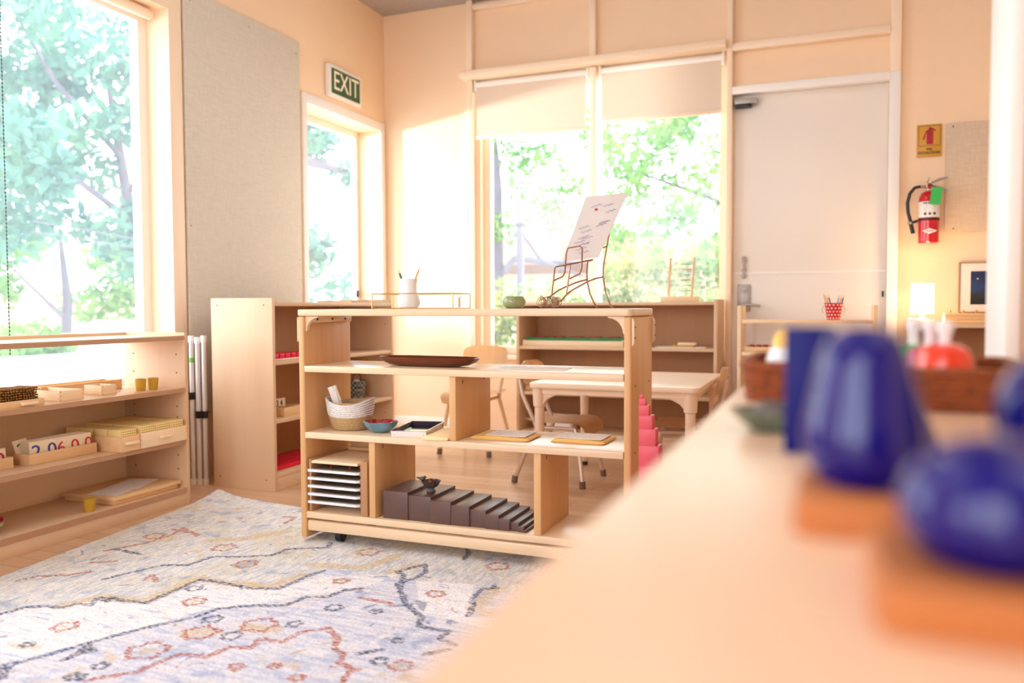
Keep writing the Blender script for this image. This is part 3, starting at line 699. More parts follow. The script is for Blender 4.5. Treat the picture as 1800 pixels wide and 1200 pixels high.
    def noise(sc, det=4, mp=None, dist=0):
        n_ = N(nt, 'ShaderNodeTexNoise'); n_.inputs['Scale'].default_value = sc; n_.inputs['Detail'].default_value = det; n_.inputs['Distortion'].default_value = dist
        if mp:
            q = N(nt, 'ShaderNodeMapping'); q.inputs['Scale'].default_value = mp; q.inputs['Rotation'].default_value = (0, 0, .13); L(nt, tc, 'Object', q, 'Vector'); L(nt, q, 0, n_, 'Vector')
        else: L(nt, tc, 'Object', n_, 'Vector')
        return n_
    def ramp(src, so, lo, hi):
        r = N(nt, 'ShaderNodeMapRange'); r.inputs['From Min'].default_value = lo; r.inputs['From Max'].default_value = hi; L(nt, src, so, r, 'Value'); return r
    def mul(a, b_, k=None):
        q = N(nt, 'ShaderNodeMath', operation='MULTIPLY'); L(nt, a, 0, q, 0)
        if b_ is not None: L(nt, b_, 0, q, 1)
        else: q.inputs[1].default_value = k
        return q
    def mix(fac, A_, B_):
        q = N(nt, 'ShaderNodeMix', data_type='RGBA'); L(nt, fac, 0, q, 0)
        for sock, val in ((6, A_), (7, B_)):
            if isinstance(val, tuple): q.inputs[sock].default_value = lin(val)
            else: L(nt, val, 2, q, sock)
        return q
    streak = noise(1, 5, (9, 60, 1)); streak2 = noise(1, 4, (70, 14, 1)); big = noise(3.2, 5, None, 1.2); mid = noise(11, 5, None, .8); fine = noise(120, 2)
    # ground cloth
    near = mix(ramp(streak, 'Fac', .42, .62), (236, 236, 246), (204, 212, 236))
    near = mix(mul(ramp(mid, 'Fac', .5, .7), None, .7), near, (232, 224, 228))
    near = mix(mul(ramp(mid, 'Fac', .46, .3), None, .65), near, (158, 174, 212))
    fr = mix(ramp(streak2, 'Fac', .42, .62), (238, 236, 234), (206, 212, 222))
    fr = mix(mul(ramp(big, 'Fac', .5, .68), None, .7), fr, (224, 214, 188))
    fr = mix(mul(ramp(mid, 'Fac', .44, .3), None, .6), fr, (150, 166, 192))
    base = N(nt, 'ShaderNodeMix', data_type='RGBA'); L(nt, s2, 'Y', base, 0); L(nt, near, 2, base, 6); L(nt, fr, 2, base, 7)
    wj = N(nt, 'ShaderNodeMath', operation='MULTIPLY'); L(nt, s2, 'X', wj, 0); L(nt, ramp(streak, 'Fac', .70, .52), 0, wj, 1)
    base = mix(wj, base, (247, 245, 250))
    base = mix(mul(ramp(noise(7, 5, None, 2.5), 'Fac', .66, .70), None, .6), base, (96, 114, 160))
    base = mix(mul(ramp(noise(9, 4, None, 2), 'Fac', .67, .71), None, .55), base, (190, 120, 84))
    base = mix(mul(ramp(noise(5, 4, None, 1.5), 'Fac', .62, .72), None, .55), base, (224, 196, 140))
    jag = ramp(noise(1, 4, (60, 150, 1)), 'Fac', .35, .60)
    def layer(comp, lo, hi, col, k, base, j=True):
        q = N(nt, 'ShaderNodeMath', operation='ADD'); L(nt, s1, comp, q, 0)
        w_ = N(nt, 'ShaderNodeMath', operation='MULTIPLY_ADD'); L(nt, noise(45, 3), 'Fac', w_, 0); w_.inputs[1].default_value = .9; w_.inputs[2].default_value = -.45; L(nt, w_, 0, q, 1)
        r = ramp(q, 0, lo, hi); r = mul(r, None, k)
        if j: r = mul(r, jag)
        g = N(nt, 'ShaderNodeMath', operation='GREATER_THAN'); g.inputs[1].default_value = .01; L(nt, s1, comp, g, 0)
        return mix(mul(r, g), base, col)
    base = layer('Y', .25, .6, (216, 184, 122), .8, base)
    base = layer('Z', .45, .65, (184, 92, 58), .95, base)
    base = layer('X', .45, .65, (48, 58, 96), .95, base)
    fm = N(nt, 'ShaderNodeMix', data_type='RGBA', blend_type='MULTIPLY'); fm.inputs[0].default_value = .25; L(nt, base, 2, fm, 6)
    bwf = ramp(fine, 'Fac', .25, .6); L(nt, bwf, 0, fm, 7)
    L(nt, fm, 2, bs, 'Base Color')
    bp = N(nt, 'ShaderNodeBump'); bp.inputs['Strength'].default_value = .5; bp.inputs['Distance'].default_value = .004; L(nt, fine, 'Fac', bp, 'Height'); L(nt, bp, 0, bs, 'Normal')
    me.materials.append(m)
    o = bpy.data.objects.new('rug', me); COL.objects.link(o)
    tag(o, 'large pale blue and cream patterned area rug with rust and navy motifs on the floor', 'rug')
rug()
# ================================================================ furniture
hm = MB().tube([(-.0006, 0, 0), (.0006, 0, 0)], .0035, 8).build('peg_hole', M['dots']); HOLE = hm
def cabinet(name, label, loc, rz, W, DP, H, shelves, t=.02, back=False, topz=None, side='beech', flat='beechh', bk='beechd', base=.075, cat='shelf', group=None, edge=None, pegs=()):
    r = thing(name, label, cat, loc, rz, group)
    for x0 in (0, W-t):
        s = MB().box(x0, 0, 0, x0+t, DP, H, .0015).build('side_panel', M[side], r)
        for fx, y, z in pegs:
            if abs(fx-(x0+t/2)) > t: continue
            c_ = HOLE.copy(); COL.objects.link(c_); c_.parent = s; c_.location = (fx, y, z)
    tz = topz or H
    def board(nm, z1, th=.02, y0=0):
        o = MB().box(t, y0+.003, z1-th, W-t, DP-.004, z1, .001).build(nm, M[flat], r)
        if edge: MB().box(t, y0, z1-th, W-t, y0+.003, z1).build('edge_band', M[edge], o)
    board('top_panel', tz)
    for z in shelves: board('shelf', z)
    board('base_shelf', base, .022)
    MB().box(t, .004, 0, W-t, .022, base-.0225, .001).build('kick_board', M[flat], r)
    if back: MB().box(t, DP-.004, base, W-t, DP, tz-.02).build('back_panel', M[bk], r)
    return r
# low shelf under the big window
cab = cabinet('low_shelf', 'low open-backed beech shelf unit with striped edges under the big window', (-2.755, 1.62, 0), PI/2, 1.285, .37, .79, (.537, .30), topz=.776, edge='edgeb', pegs=[(1.2645, y, z) for z in (.69, .605, .45, .40, .225, .16) for y in (.05, .31)])
MB().box(.02, .355, .776, 1.265, .37, .79).build('back_lip', M['beechh'], cab)
# taller shelf in front of the glazed exit
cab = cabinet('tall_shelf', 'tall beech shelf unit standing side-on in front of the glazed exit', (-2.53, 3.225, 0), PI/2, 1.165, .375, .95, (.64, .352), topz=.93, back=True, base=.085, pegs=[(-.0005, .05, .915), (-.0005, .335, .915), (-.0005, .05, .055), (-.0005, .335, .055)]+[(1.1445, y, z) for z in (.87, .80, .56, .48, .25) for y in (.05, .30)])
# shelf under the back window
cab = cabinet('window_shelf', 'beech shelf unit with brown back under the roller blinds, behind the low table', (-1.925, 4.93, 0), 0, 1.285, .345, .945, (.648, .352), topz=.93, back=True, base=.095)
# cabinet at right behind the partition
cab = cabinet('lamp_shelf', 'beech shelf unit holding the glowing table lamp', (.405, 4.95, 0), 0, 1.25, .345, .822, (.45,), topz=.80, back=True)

bpy.data.objects.remove(HOLE)
# mobile maple storage unit in the middle
X0, X1, Y0, Y1 = -1.886, -.600, 2.555, 2.875
cx = (X0+X1)/2
r = thing('mobile_shelf', 'open maple storage shelf on castors standing on the rug in the middle of the room', 'shelf', (cx, Y0, 0))
h = (X1-X0)/2; dp = Y1-Y0
for s in (-1, 1):
    x0 = -h if s < 0 else h-.026
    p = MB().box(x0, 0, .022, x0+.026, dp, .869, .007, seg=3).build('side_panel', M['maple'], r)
    xo = x0+(.0265 if s > 0 else -.0005)
    for y in (.055, dp-.055):
        for z in (.20, .42, .64): MB().tube([(xo-.0005, y, z), (xo+.0006, y, z)], .003, 8).build('peg_hole', M['dots'], p)
    # rounded hardwood brackets screwed at the top corners
    for y in (-.003, dp-.012):
        b = MB(); b.prism([(xo-.001 if s > 0 else xo-.007, .77), (xo+.008 if s > 0 else xo+.001, .782), (xo+.008 if s > 0 else xo+.001, .852), (xo-.001 if s > 0 else xo-.007, .868)], 1, y+.006, y+.022, bev=.002)
        q = b.build('corner_plate', M['maple_lit'], r)
        each('screw', M['dots'], q, balls=[(xo+(.008 if s > 0 else -.008), y+.014, z) for z in (.80, .835)], r=.003)
    b = MB(); sg = -s
    xi = (-h+.026) if s < 0 else (h-.026)
    pts = [(xi, .869), (xi+sg*.055, .869)] + [(xi+sg*(.055-.05*math.sin(a)), .864-.05*(1-math.cos(a))) for a in [PI/2*k/6 for k in range(7)]] + [(xi, .812)]
    b.prism(pts, 1, .012, .028); b.build('corner_bracket', M['maple_lit'], r)
    if s < 0:
        rl = MB().box(-h+.026, .03, .845, -h+.045, dp-.02, .869, .002).build('cleat', M['maple_lit'], r)
        each('screw', M['dots'], rl, balls=[(-h+.046, y, .857) for y in (.06, .16, .25)], r=.0045)
b = MB(); b.prism(rrect(-h-.006, -.006, h+.004, dp+.006, .02), 2, .870, .895, bev=.005); b.build('top_panel', M['maple_lit'], r)
for z in (.682, .430): MB().box(-h+.026, -.002, z-.024, h-.026, dp, z, .003).build('shelf', M['maple_lit'], r)
MB().box(-h+.026, 0, .100, h-.026, dp, .125, .003).build('base_shelf', M['maple_lit'], r)
MB().box(-h+.026, .004, .050, h-.026, .032, .092, .008).build('base_rail', M['maple_lit'], r)
for x0, x1, z0, z1 in ((-1.255, -1.228, .430, .658), (-1.585, -1.558, .125, .406), (-.938, -.911, .125, .406)):
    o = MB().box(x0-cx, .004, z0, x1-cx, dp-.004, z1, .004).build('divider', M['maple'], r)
    each('screw_slot', M['dots'], o, boxes=[(x1-cx-.0002, y, z1-.03, x1-cx+.0006, y+.004, z1-.015) for y in (.06, dp-.07)])
for x in (-h+.15, h-.15):
    for y in (.045, dp-.045):
        o = MB().box(x-.02, y-.022, .070, x+.02, y+.022, .0995, .003).build('castor', M['gold'], r)
        b = MB(); b.tube([(x-.011, y, .034), (x+.011, y, .034)], .024, 20); b.build('wheel', M['black'], o)
        MB().box(x-.016, y-.012, .034, x+.016, y+.014, .072, .004).build('fork', M['black'], o)

# kids' table
t = thing('kids_table', 'low light laminate table with rounded plastic legs behind the mobile shelf', 'table', (-.951, 4.03, 0))
b = MB(); b.prism(rrect(-.405, -.41, .405, .44, .035), 2, .513, .540, bev=.006); b.build('tabletop', M['tablew'], t)
b = MB(); b.prism(rrect(-.385, -.39, .385, .42, .03), 2, .487, .513); b.build('apron', M['tablew'], t)
for sx in (-1, 1):
    for y, s in ((-.365, 1), (.395, -1)):
        x = sx*.36
        l = MB().lathe([(.018, 0), (.018, .03), (.021, .03), (.0235, .42), (.030, .425), (.034, .5), (.034, .5125), (0, .5125)], (x, y, 0), 24).build('leg', M['tablel'], t)
        MB().lathe([(0, 0), (.019, 0), (.019, .022), (0, .022)], (x, y, .0), 20).build('foot', M['black'], l)
        if sx < 0 and s > 0: MB().lathe([(.0235, .148), (.0245, .150), (.0245, .158), (.0235, .160)], (x, y, 0), 24).build('yellow_ring', M['yellow'], l)
        b = MB()
        b.prism([(-sx*.02, .505), (-sx*.165, .505), (-sx*.15, .49), (-sx*.08, .478), (-sx*.045, .46), (-sx*.02, .43)], 1, -.02, .02, Matrix.Translation((x, y, 0)), bev=.004)
        b.build('gusset', M['tablel'], l)

# chairs
def chair(label, loc, rz, seat=.31, legm='chairm', H=.62):
    c = thing('kids_chair', label, 'chair', loc, rz, 'bent plywood chairs around the low table')
    # faces +x; seat shell with a waterfall front
    w = .165; pr = [(-.16, seat+.012), (-.12, seat+.002), (-.02, seat-.004), (.08, seat+.004), (.135, seat-.002), (.165, seat-.022), (.175, seat-.055)]
    b = MB(); th = .009
    t = bmesh.new(); rows = []
    ny = 9
    for i, (x, z) in enumerate(pr):
        row = []
        for j in range(ny):
            y = -w+2*w*j/(ny-1); k = abs(y)/w
            sc = 1-(.10 if i == 0 else .03 if i == 1 else 0)-(.14 if i == len(pr)-1 else .04 if i == len(pr)-2 else 0)
            row.append(t.verts.new((x, y*sc, z+.012*k*k)))
        rows.append(row)
    for i in range(len(rows)-1):
        for j in range(ny-1): t.faces.new([rows[i][j], rows[i+1][j], rows[i+1][j+1], rows[i][j+1]])
    bmesh.ops.solidify(t, geom=t.faces[:], thickness=th); bmesh.ops.recalc_face_normals(t, faces=t.faces[:])
    b.merge(t, None, True); b.build('seat', M['pine' if legm == 'chairw' else 'chairw'], c, sharp=60)
    # curved backrest
    t = bmesh.new(); rows = []
    for i in range(9):
        v = i/8; row = []
        zz = H-.13+.13*v; half = .155*(1-.5*abs(2*v-1)**5)
        for j in range(11):
            s = -1+2*j/10
            row.append(t.verts.new((-.185-.03*v+.035*s*s, s*half, zz)))
        rows.append(row)
    for i in range(8):
        for j in range(10): t.faces.new([rows[i][j], rows[i][j+1], rows[i+1][j+1], rows[i+1][j]])
    bmesh.ops.solidify(t, geom=t.faces[:], thickness=.010); bmesh.ops.recalc_face_normals(t, faces=t.faces[:])
    MB().merge(t, None, True).build('backrest', M['pine' if legm == 'chairw' else 'chairw'], c, sharp=60)
    for s in (-1, 1):
        y = s*.12
        MB().tube([(-.205, s*.115, H-.05), (-.180, s*.118, H-.17), (-.15, y, seat+.08), (-.12, y, seat+.02), (-.10, y, seat-.025)], .0115, 10).build('back_upright', M[legm], c)
        for xt, xb in ((-.10, -.205), (.11, .165)):
            o = MB().tube([(xt, y, seat-.022), ((xt+xb)/2*1.02, s*.14, seat*.5), (xb, s*.165, .012)], .0115, 10).build('leg', M['pine' if legm == 'chairw' else legm], c)
            MB().tube([(xb*.985, s*.163, .035), (xb*1.004, s*.166, 0)], .016, 12).build('foot_cap', M['rubber'], o)
        MB().tube([(-.10, y, seat-.024), (.11, y, seat-.024)], .010, 8).build('seat_rail', M[legm], c)
    return c
chair('metal-legged plywood chair pushed under the low table, seen through the mobile shelf', (-1.30, 4.0, 0), -.05)
chair('metal-legged plywood chair on the side of the low table nearest the door', (-.685, 4.07, 0), PI+.12, H=.60)
chair('pale wooden-legged chair between the low table and the bright corner wall', (-2.075, 4.60, 0), -PI/2, seat=.36, legm='chairw', H=.655)

# light pine shelf in front of the dutch door
t = thing('pine_shelf', 'narrow pale pine shelf with raised end posts in front of the white dutch door', 'shelf', (-.145, 4.90, 0))
for s in (-1, 1):
    for y in (0, .25):
        MB().box(s*.365-.011, y, 0, s*.365+.011, y+.02, .905 if s < 0 else .905, .002).build('post', M['pine'], t)
for z in (.822, .632, .36, .12): MB().box(-.352, 0, z-.02, .352, .27, z, .002).build('shelf', M['pine'], t)

# foreground cabinet whose top fills the lower right
t = thing('display_cabinet', 'light maple cabinet with a long bare top carrying the blue solids', 'cabinet', (-.125, -.10, 0))
MB().box(0, 0, .757, .62, 1.43, .782, .004).build('top_panel', M['counter'], t)
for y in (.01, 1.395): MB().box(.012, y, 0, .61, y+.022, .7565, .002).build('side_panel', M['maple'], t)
for z in (.10, .43): MB().box(.014, .033, z-.02, .60, 1.394, z, .001).build('shelf', M['beechh'], t)
MB().box(.602, .033, 0, .614, 1.394, .7565).build('back_panel', M['beech'], t)
MB().box(.02, .033, 0, .035, 1.394, .079).build('kick_board', M['beechh'], t)
# white poles strapped together beside the tall shelf
for x, y, hh, tp, lb_ in ((-3.066, 3.213, .745, 'bluetape', 'white metal pole with a ring of blue tape beside the tall shelf'), (-3.034, 3.223, .75, 'grtape', 'white metal pole with a ring of green tape beside the tall shelf'), (-3.002, 3.232, .742, None, 'plain white metal pole third in the strapped bundle'), (-2.970, 3.242, .75, None, 'plain white metal pole nearest the tall shelf in the strapped bundle')):
    t = thing('folding_pole', lb_, 'pole', (x, y, 0), group='white metal poles between the shelf units')
    MB().tube([(0, 0, .0), (0, 0, hh)], .0115, 14).build('tube', M['pole'], t)
    MB().tube([(0, 0, hh-.02), (0, 0, hh+.012)], .0148, 14).build('collar', M['white'], t)
    MB().tube([(0, 0, 0), (0, 0, .03)], .0148, 14).build('foot', M['white'], t)
    if tp: MB().tube([(0, 0, .625), (0, 0, .65)], .0122, 14).build('tape', M[tp], t)
for z, x, y, l in ((.455, -3.050, 3.218, 'upper black strap around two of the white poles'), (.36, -2.986, 3.237, 'lower black strap around two of the white poles')):
    b = MB(); P = rrect(-.031, -.0155, .031, .0155, .014); n = len(P)
    for k in range(n):
        a, c = P[k], P[(k+1) % n]; b.prism([a, c, (c[0]*1.06, c[1]*1.1), (a[0]*1.06, a[1]*1.1)], 2, -.018, .018)
    tag(b.build('strap', M['black'], None, (x, y, z), (0, 0, .3)), l, 'strap')
# ================================================================ things on the low shelf (left)
def openbox(name, label, loc, rz, sx, sy, h, mat='box', cat='box', handle=None, t=.008, group=None):
    """finger-jointed tray: x = front width, y = depth; origin at front left bottom"""
    r = thing(name, label, cat, loc, rz, group)
    b = MB(); b.box(0, 0, 0, sx, t, h, .0008); b.box(0, sy-t, 0, sx, sy, h, .0008); b.box(0, t, 0, t, sy-t, h, .0008); b.box(sx-t, t, 0, sx, sy-t, h, .0008)
    b.build('sides', M[mat], r)
    MB().box(t, t, .0, sx-t, sy-t, .004).build('bottom', M['boxl'], r)
    b = MB(); n = max(3, int(h/.008))
    for k in range(0, n, 2):
        z = h*k/n
        for x in (0, sx-t): b.box(x-.0002, -.0004, z+.0003, x+t+.0002, .0006, z+h/n)
        b.box(-.0005, 0, z+h/n, .0006, t, min(h, z+2*h/n)-.0003)
    b.build('finger_joint', M['edge'], r)
    if handle: MB().box(handle[0]-.032, -.017, handle[1]-.006, handle[0]+.032, -.0005, handle[1]+.006, .002).build('handle', M['boxl'], r)
    return r
# coordinates: rz=90 deg, local x runs along the wall, local y runs towards it
Z1, Z2, Z0 = .5375, .3005, .0755
openbox('bead_box', 'shallow handled wooden box filled with golden bead bars', (-2.775, 2.0, Z1), PI/2, .188, .16, .026, handle=(.12, .014))
bar = None; k = 0
for row in range(7):
    for c in range(17):
        if bar is None:
            b = MB()
            b.tube([(-.052, 0, 0), (.052, 0, 0)], .0008, 5)
            for q in range(10): b.sphere((-.047+q*.0104, 0, 0), .0045, u=7, v=5)
            bar = b.build('bead_bar', M['bead'], None)
            tag(bar, 'bar of small golden beads in the shallow handled box', 'beads', 'golden bead bars in the shallow wooden box'); o = bar
        else: o = dup(bar)
        o.location = (-2.85+random.uniform(-.003, .003), 2.014+c*.0102, Z1+.0105+row*.0092+.001*math.sin(c*.9)); k += 1
openbox('wooden_tray', 'pale open finger-jointed box between the bead box and the smallest box', (-2.812, 2.282, Z1), PI/2, .112, .215, .040, mat='boxl')
openbox('wooden_tray', 'smallest pale open finger-jointed box, nearest the mustard cups', (-2.845, 2.508, Z1), PI/2, .078, .10, .040, mat='boxl')
openbox('wooden_tray', 'long narrow wooden tray behind the small open boxes', (-3.01, 2.36, Z1), PI/2, .405, .105, .042)
def cup(label, loc, s=1, group=None):
    r = thing('mustard_cup', label, 'cup', loc, 0, group)
    MB().lathe([(0, 0), (.018*s, 0), (.0195*s, .003), (.0235*s, .050*s), (.0225*s, .050*s), (.0185*s, .006), (0, .005)], seg=28).build('body', M['mustard'], r)
    MB().lathe([(.0235*s, .048*s), (.0246*s, .050*s), (.0235*s, .052*s), (.0222*s, .050*s)], seg=28).build('rim', M['mustard'], r)
cup('mustard yellow cup, the one nearer the small boxes of the pair', (-2.845, 2.715, Z1)); cup('mustard yellow cup, the one nearer the side panel of the pair', (-2.835, 2.775, Z1))
cup('mustard yellow cup standing alone on the bottom of the low shelf', (-2.81, 2.405, Z0), 1.05)
# number card boxes
bx = openbox('card_box', 'wooden box of number cards showing a green 2, blue 20 and red 600', (-2.853, 2.178, Z2), PI/2, .306, .10, .042)
def ncard(label, x, y, w, h, digs, ink, loc=(-2.853, 2.178, Z2), tilt=-.12, size=.070, rx=0):
    Mx = Matrix.Translation(loc) @ Matrix.Rotation(PI/2, 4, 'Z') @ Matrix.Translation((x, y, .006))
    r = thing('number_card', label, 'card', (0, 0, 0), group='number cards in the wooden box')
    r.matrix_world = Mx @ Matrix.Rotation(tilt, 4, 'X') @ Matrix.Rotation(rx, 4, 'Y')
    MB().box(-w/2, 0, 0, w/2, .0028, h).build('board', M['card'], r)
    if digs: text(digs, size, M[ink], r, (0, -.0012, h-.042), sx=1.25)
    return r
ncard('number card with blue digits 2 and 0 at the front of the card box', .080, .014, .125, .080, '2 0', 'ink_b')
ncard('long number card with red digits 600 in the card box', .217, .012, .160, .080, '6 0 0', 'ink_r', size=.066)
ncard('leaning number card with a green 2', .036, .060, .060, .090, '2', 'ink_g', tilt=-.30, rx=-.12)
for i in range(11):
    o = ncard('plain back edge of a card stacked in the card box behind the red 600', .217, .020+i*.006, .160, .080, None, None); o['group'] = 'cards stacked behind the red 600'
    if i > 0: o = ncard('plain back edge of a card stacked in the card box behind the blue 20', .082, .016+i*.006, .120, .079, None, None); o['group'] = 'cards stacked behind the blue 20'
openbox('card_box', 'second card box showing red zeros, half out of view', (-2.875, 1.86, Z2), PI/2, .27, .10, .042)
ncard('number card with red zeros in the second card box', .20, .02, .12, .070, '0 0', 'ink_r', loc=(-2.875, 1.86, Z2))['group'] = 'card in the second box'
# boxes of perforated cubes
openbox('cube_box', 'long narrow wooden box with a handle holding yellow perforated cubes', (-2.745, 2.512, Z2), PI/2, .096, .36, .064, handle=(.050, .036))
openbox('cube_box', 'wide pale wooden box with a handle holding three rows of perforated cubes', (-2.745, 2.612, Z2), PI/2, .268, .36, .066, mat='boxl', handle=(.135, .036))
cube = thing('perforated_cube', 'yellow wooden cube with a grid of holes in the narrow box', 'cube', (0, 0, 0))
o = MB().box(0, 0, 0, .078, .078, .078, .0008).build('block', M['yperf'], cube)
first = True
def putcube(x, y, z, lab, grp, ox=-2.745, oy=2.512):
    global first
    c = cube if first else dup(cube)
    first = False
    c.location = (ox-y, oy+x, z); c.rotation_euler = (0, 0, PI/2); c['label'] = lab; c['group'] = grp
for k in range(4): putcube(.009, .010+k*.080, Z2+.014, 'yellow perforated cube in the long narrow box', 'perforated cubes in the narrow box')
for i in range(3):
    for k in range(4): putcube(.009+i*.082, .010+k*.080, Z2+.018, 'yellow perforated cube in the wide pale box', 'perforated cubes in the wide box', oy=2.614)
# boards on the bottom
tag(MB().box(0, 0, 0, .36, .28, .018, .002).build('wooden_board', M['box'], None, (-2.795, 2.508, Z0), (0, 0, PI/2)), 'lower of the two wooden boards stacked on the bottom of the low shelf', 'board')
tag(MB().box(0, 0, 0, .378, .30, .016, .003).build('wooden_board', M['box'], None, (-2.782, 2.50, Z0+.0185), (0, 0, PI/2)), 'upper wooden board with printed sheets lying on it, bottom of the low shelf', 'board')
tag(MB().box(-.07, -.105, 0, .07, .105, .0008).build('printed_sheet', M['paperw'], None, (-2.90, 2.62, Z0+.0352), (0, 0, .25)), 'printed sheet lying nearer the front on the wooden board', 'paper')
tag(MB().box(-.07, -.105, 0, .07, .105, .0008).build('printed_sheet', M['paperw'], None, (-2.92, 2.73, Z0+.0368), (0, 0, .35)), 'printed sheet overlapping the other one on the wooden board', 'paper')
t = thing('painted_bowl', 'red and dark green painted bowl on the bottom of the low shelf', 'bowl', (-2.86, 2.00, Z0))
MB().lathe([(0, 0), (.028, 0), (.03, .006), (.052, .026), (.064, .055), (.061, .056), (.05, .028), (0, .012)], seg=36).build('body', M['redgl'], t)
MB().lathe([(.0655, .034), (.0672, .044), (.0655, .05)], seg=36, sx=.93, sy=.93).build('painted_band', M['moss'], t)

# ================================================================ tall shelf
t = thing('red_bead_tray', 'tray of bright red pieces on the upper shelf of the tall unit', 'tray', (-2.60, 3.28, .6405))
MB().box(-.08, 0, 0, .03, .30, .006, .002).build('tray', M['paper'], t)
b = MB()
for k in range(6): b.box(-.06, .012+k*.046, .0065, .025, .05+k*.046, .032, .003)
b.build('piece', M['hotred'], t)
bx = openbox('number_box', 'small compartment box with black number cards in the tall shelf', (-2.56, 3.345, .3525), PI/2, .17, .16, .045)
MB().box(.08, .01, .004, .086, .15, .044).build('partition', M['box'], bx)
o = thing('number_strip', 'cream strip with black digits 0 3 4 standing in the compartment box', 'card', (-2.66, 3.42, .3580), PI/2)
MB().box(-.065, 0, 0, .065, .003, .075).build('board', M['card'], o); text('0 3 4', .042, M['ink_k'], o, (0, -.001, .05))
for k in range(7):
    o = MB().box(0, 0, 0, .026, .70-.05*k, .022, .001).build('red_rod', M['hotred'], None, (-2.60-.032*k, 3.30+.012*k, .0855))
    tag(o, 'bright red wooden rod on the bottom of the tall shelf, number %s from the front' % ['one', 'two', 'three', 'four', 'five', 'six', 'seven'][k], 'rod', 'red rods laid side by side in the tall shelf')
t = thing('handled_basket', 'small dark woven basket with a hoop handle in the tall shelf', 'basket', (-2.70, 4.235, .3525))
b = MB(); b.lathe([(0, 0), (.045, 0), (.058, .105), (.054, .105), (.042, .006), (0, .006)], seg=28); b.build('body', M['dkbasket'], t)
MB().tube(arc((0, 0, .10), .050, 0, PI, 14, 'yz'), .004, 8).build('handle', M['walnut'], t)
MB().sphere((.0, -.01, .09), .032, sz=.7).build('white_cloth', M['ceram'], t)
tag(MB().box(-.05, -.11, 0, .05, .11, .014, .002).build('wooden_strip', M['box'], None, (-2.83, 4.20, .9305)), 'flat wooden strip lying on top of the tall shelf by the glazed exit', 'board')

# ================================================================ mobile shelf: top
TZ = .8955
t = thing('glass_box', 'long low clear glass box with brass edges on top of the mobile shelf', 'glass box', (-1.436, 2.70, TZ))
hx, hy, hz = .167, .075, .056
b = MB()
for sx in (-1, 1):
    for sy in (-1, 1): b.tube([(sx*hx, sy*hy, 0.002), (sx*hx, sy*hy, hz)], .0022, 6)
for z in (.002, hz):
    for s in (-1, 1): b.tube([(-hx, s*hy, z), (hx, s*hy, z)], .0018, 6); b.tube([(s*hx, -hy, z), (s*hx, hy, z)], .0018, 6)
b.build('brass_frame', M['gold'], t)
for q in ((-hx, -hy-.001, .002, hx, -hy+.001, hz), (-hx, hy-.001, .002, hx, hy+.001, hz), (-hx-.001, -hy, .002, -hx+.001, hy, hz), (hx-.001, -hy, .002, hx+.001, hy, hz)): MB().box(*q).build('pane', M['cglass'], t)
t = thing('vase', 'white ceramic vase holding pencils inside the glass box', 'vase', (-1.492, 2.705, TZ+.001))
MB().lathe([(0, 0), (.028, 0), (.038, .007), (.0435, .022), (.041, .040), (.033, .062), (.0305, .085), (.034, .112), (.0315, .112), (.028, .085), (.030, .062), (.036, .03), (0, .006)], seg=40).build('body', M['ceram'], t)
def pencil(label, base, tip, mat, r=.0032, group='pencils in the white vase', both=False):
    v = Vector(tip)-Vector(base); n = v.length; q = v.to_track_quat('Z', 'Y')
    o = thing('pencil', label, 'pencil', base, group=group); o.rotation_mode = 'QUATERNION'; o.rotation_quaternion = q
    MB().tube([(0, 0, 0), (0, 0, n-.016)], r, 6).build('shaft', M[mat], o)
    MB().tube([(0, 0, n-.016), (0, 0, n-.004)], [r, r*.35], 8).build('sharpened_tip', M['box'], o)
    MB().tube([(0, 0, n-.004), (0, 0, n)], [r*.35, .0003], 6).build('lead', M['pblack'], o)
vx, vy, vz = -1.492, 2.705, TZ
pencil('dark green pencil leaning left out of the white vase, the taller one', (vx+.012, vy, vz+.01), (vx-.044, vy, vz+.150), 'pgreen')
pencil('dark green pencil leaning left out of the white vase, the lower one', (vx+.016, vy+.01, vz+.01), (vx-.05, vy+.01, vz+.143), 'pgreen')
pencil('orange pencil leaning right out of the white vase, point up', (vx-.015, vy-.004, vz+.01), (vx+.052, vy-.004, vz+.158), 'pencil')
t = thing('thermometer_strip', 'thin red and white strip standing at the right end of the glass box', 'strip', (-1.295, 2.735, TZ+.001))
MB().box(-.006, -.001, 0, .006, .001, .046, .0004).build('card', M['paper'], t); MB().box(-.0014, -.0016, .006, .0014, -.0008, .04).build('red_line', M['maroon'], t)
t = thing('pinch_bowl', 'small moss green glazed pinch bowl on top of the mobile shelf', 'bowl', (-1.075, 2.73, TZ))
MB().lathe([(0, 0), (.026, 0), (.038, .010), (.0425, .024), (.038, .038), (.033, .044), (.031, .043), (.036, .028), (.028, .012), (0, .008)], seg=40, wob=lambda a, z: 1+.05*math.sin(3*a+.6)*(z/.04)).build('body', M['moss'], t, sharp=70)
MB().tube(arc((.012, -.040, .026), .009, 0, 1.9*PI, 14, 'xz'), .002, 6).build('spiral_relief', M['moss'], t)
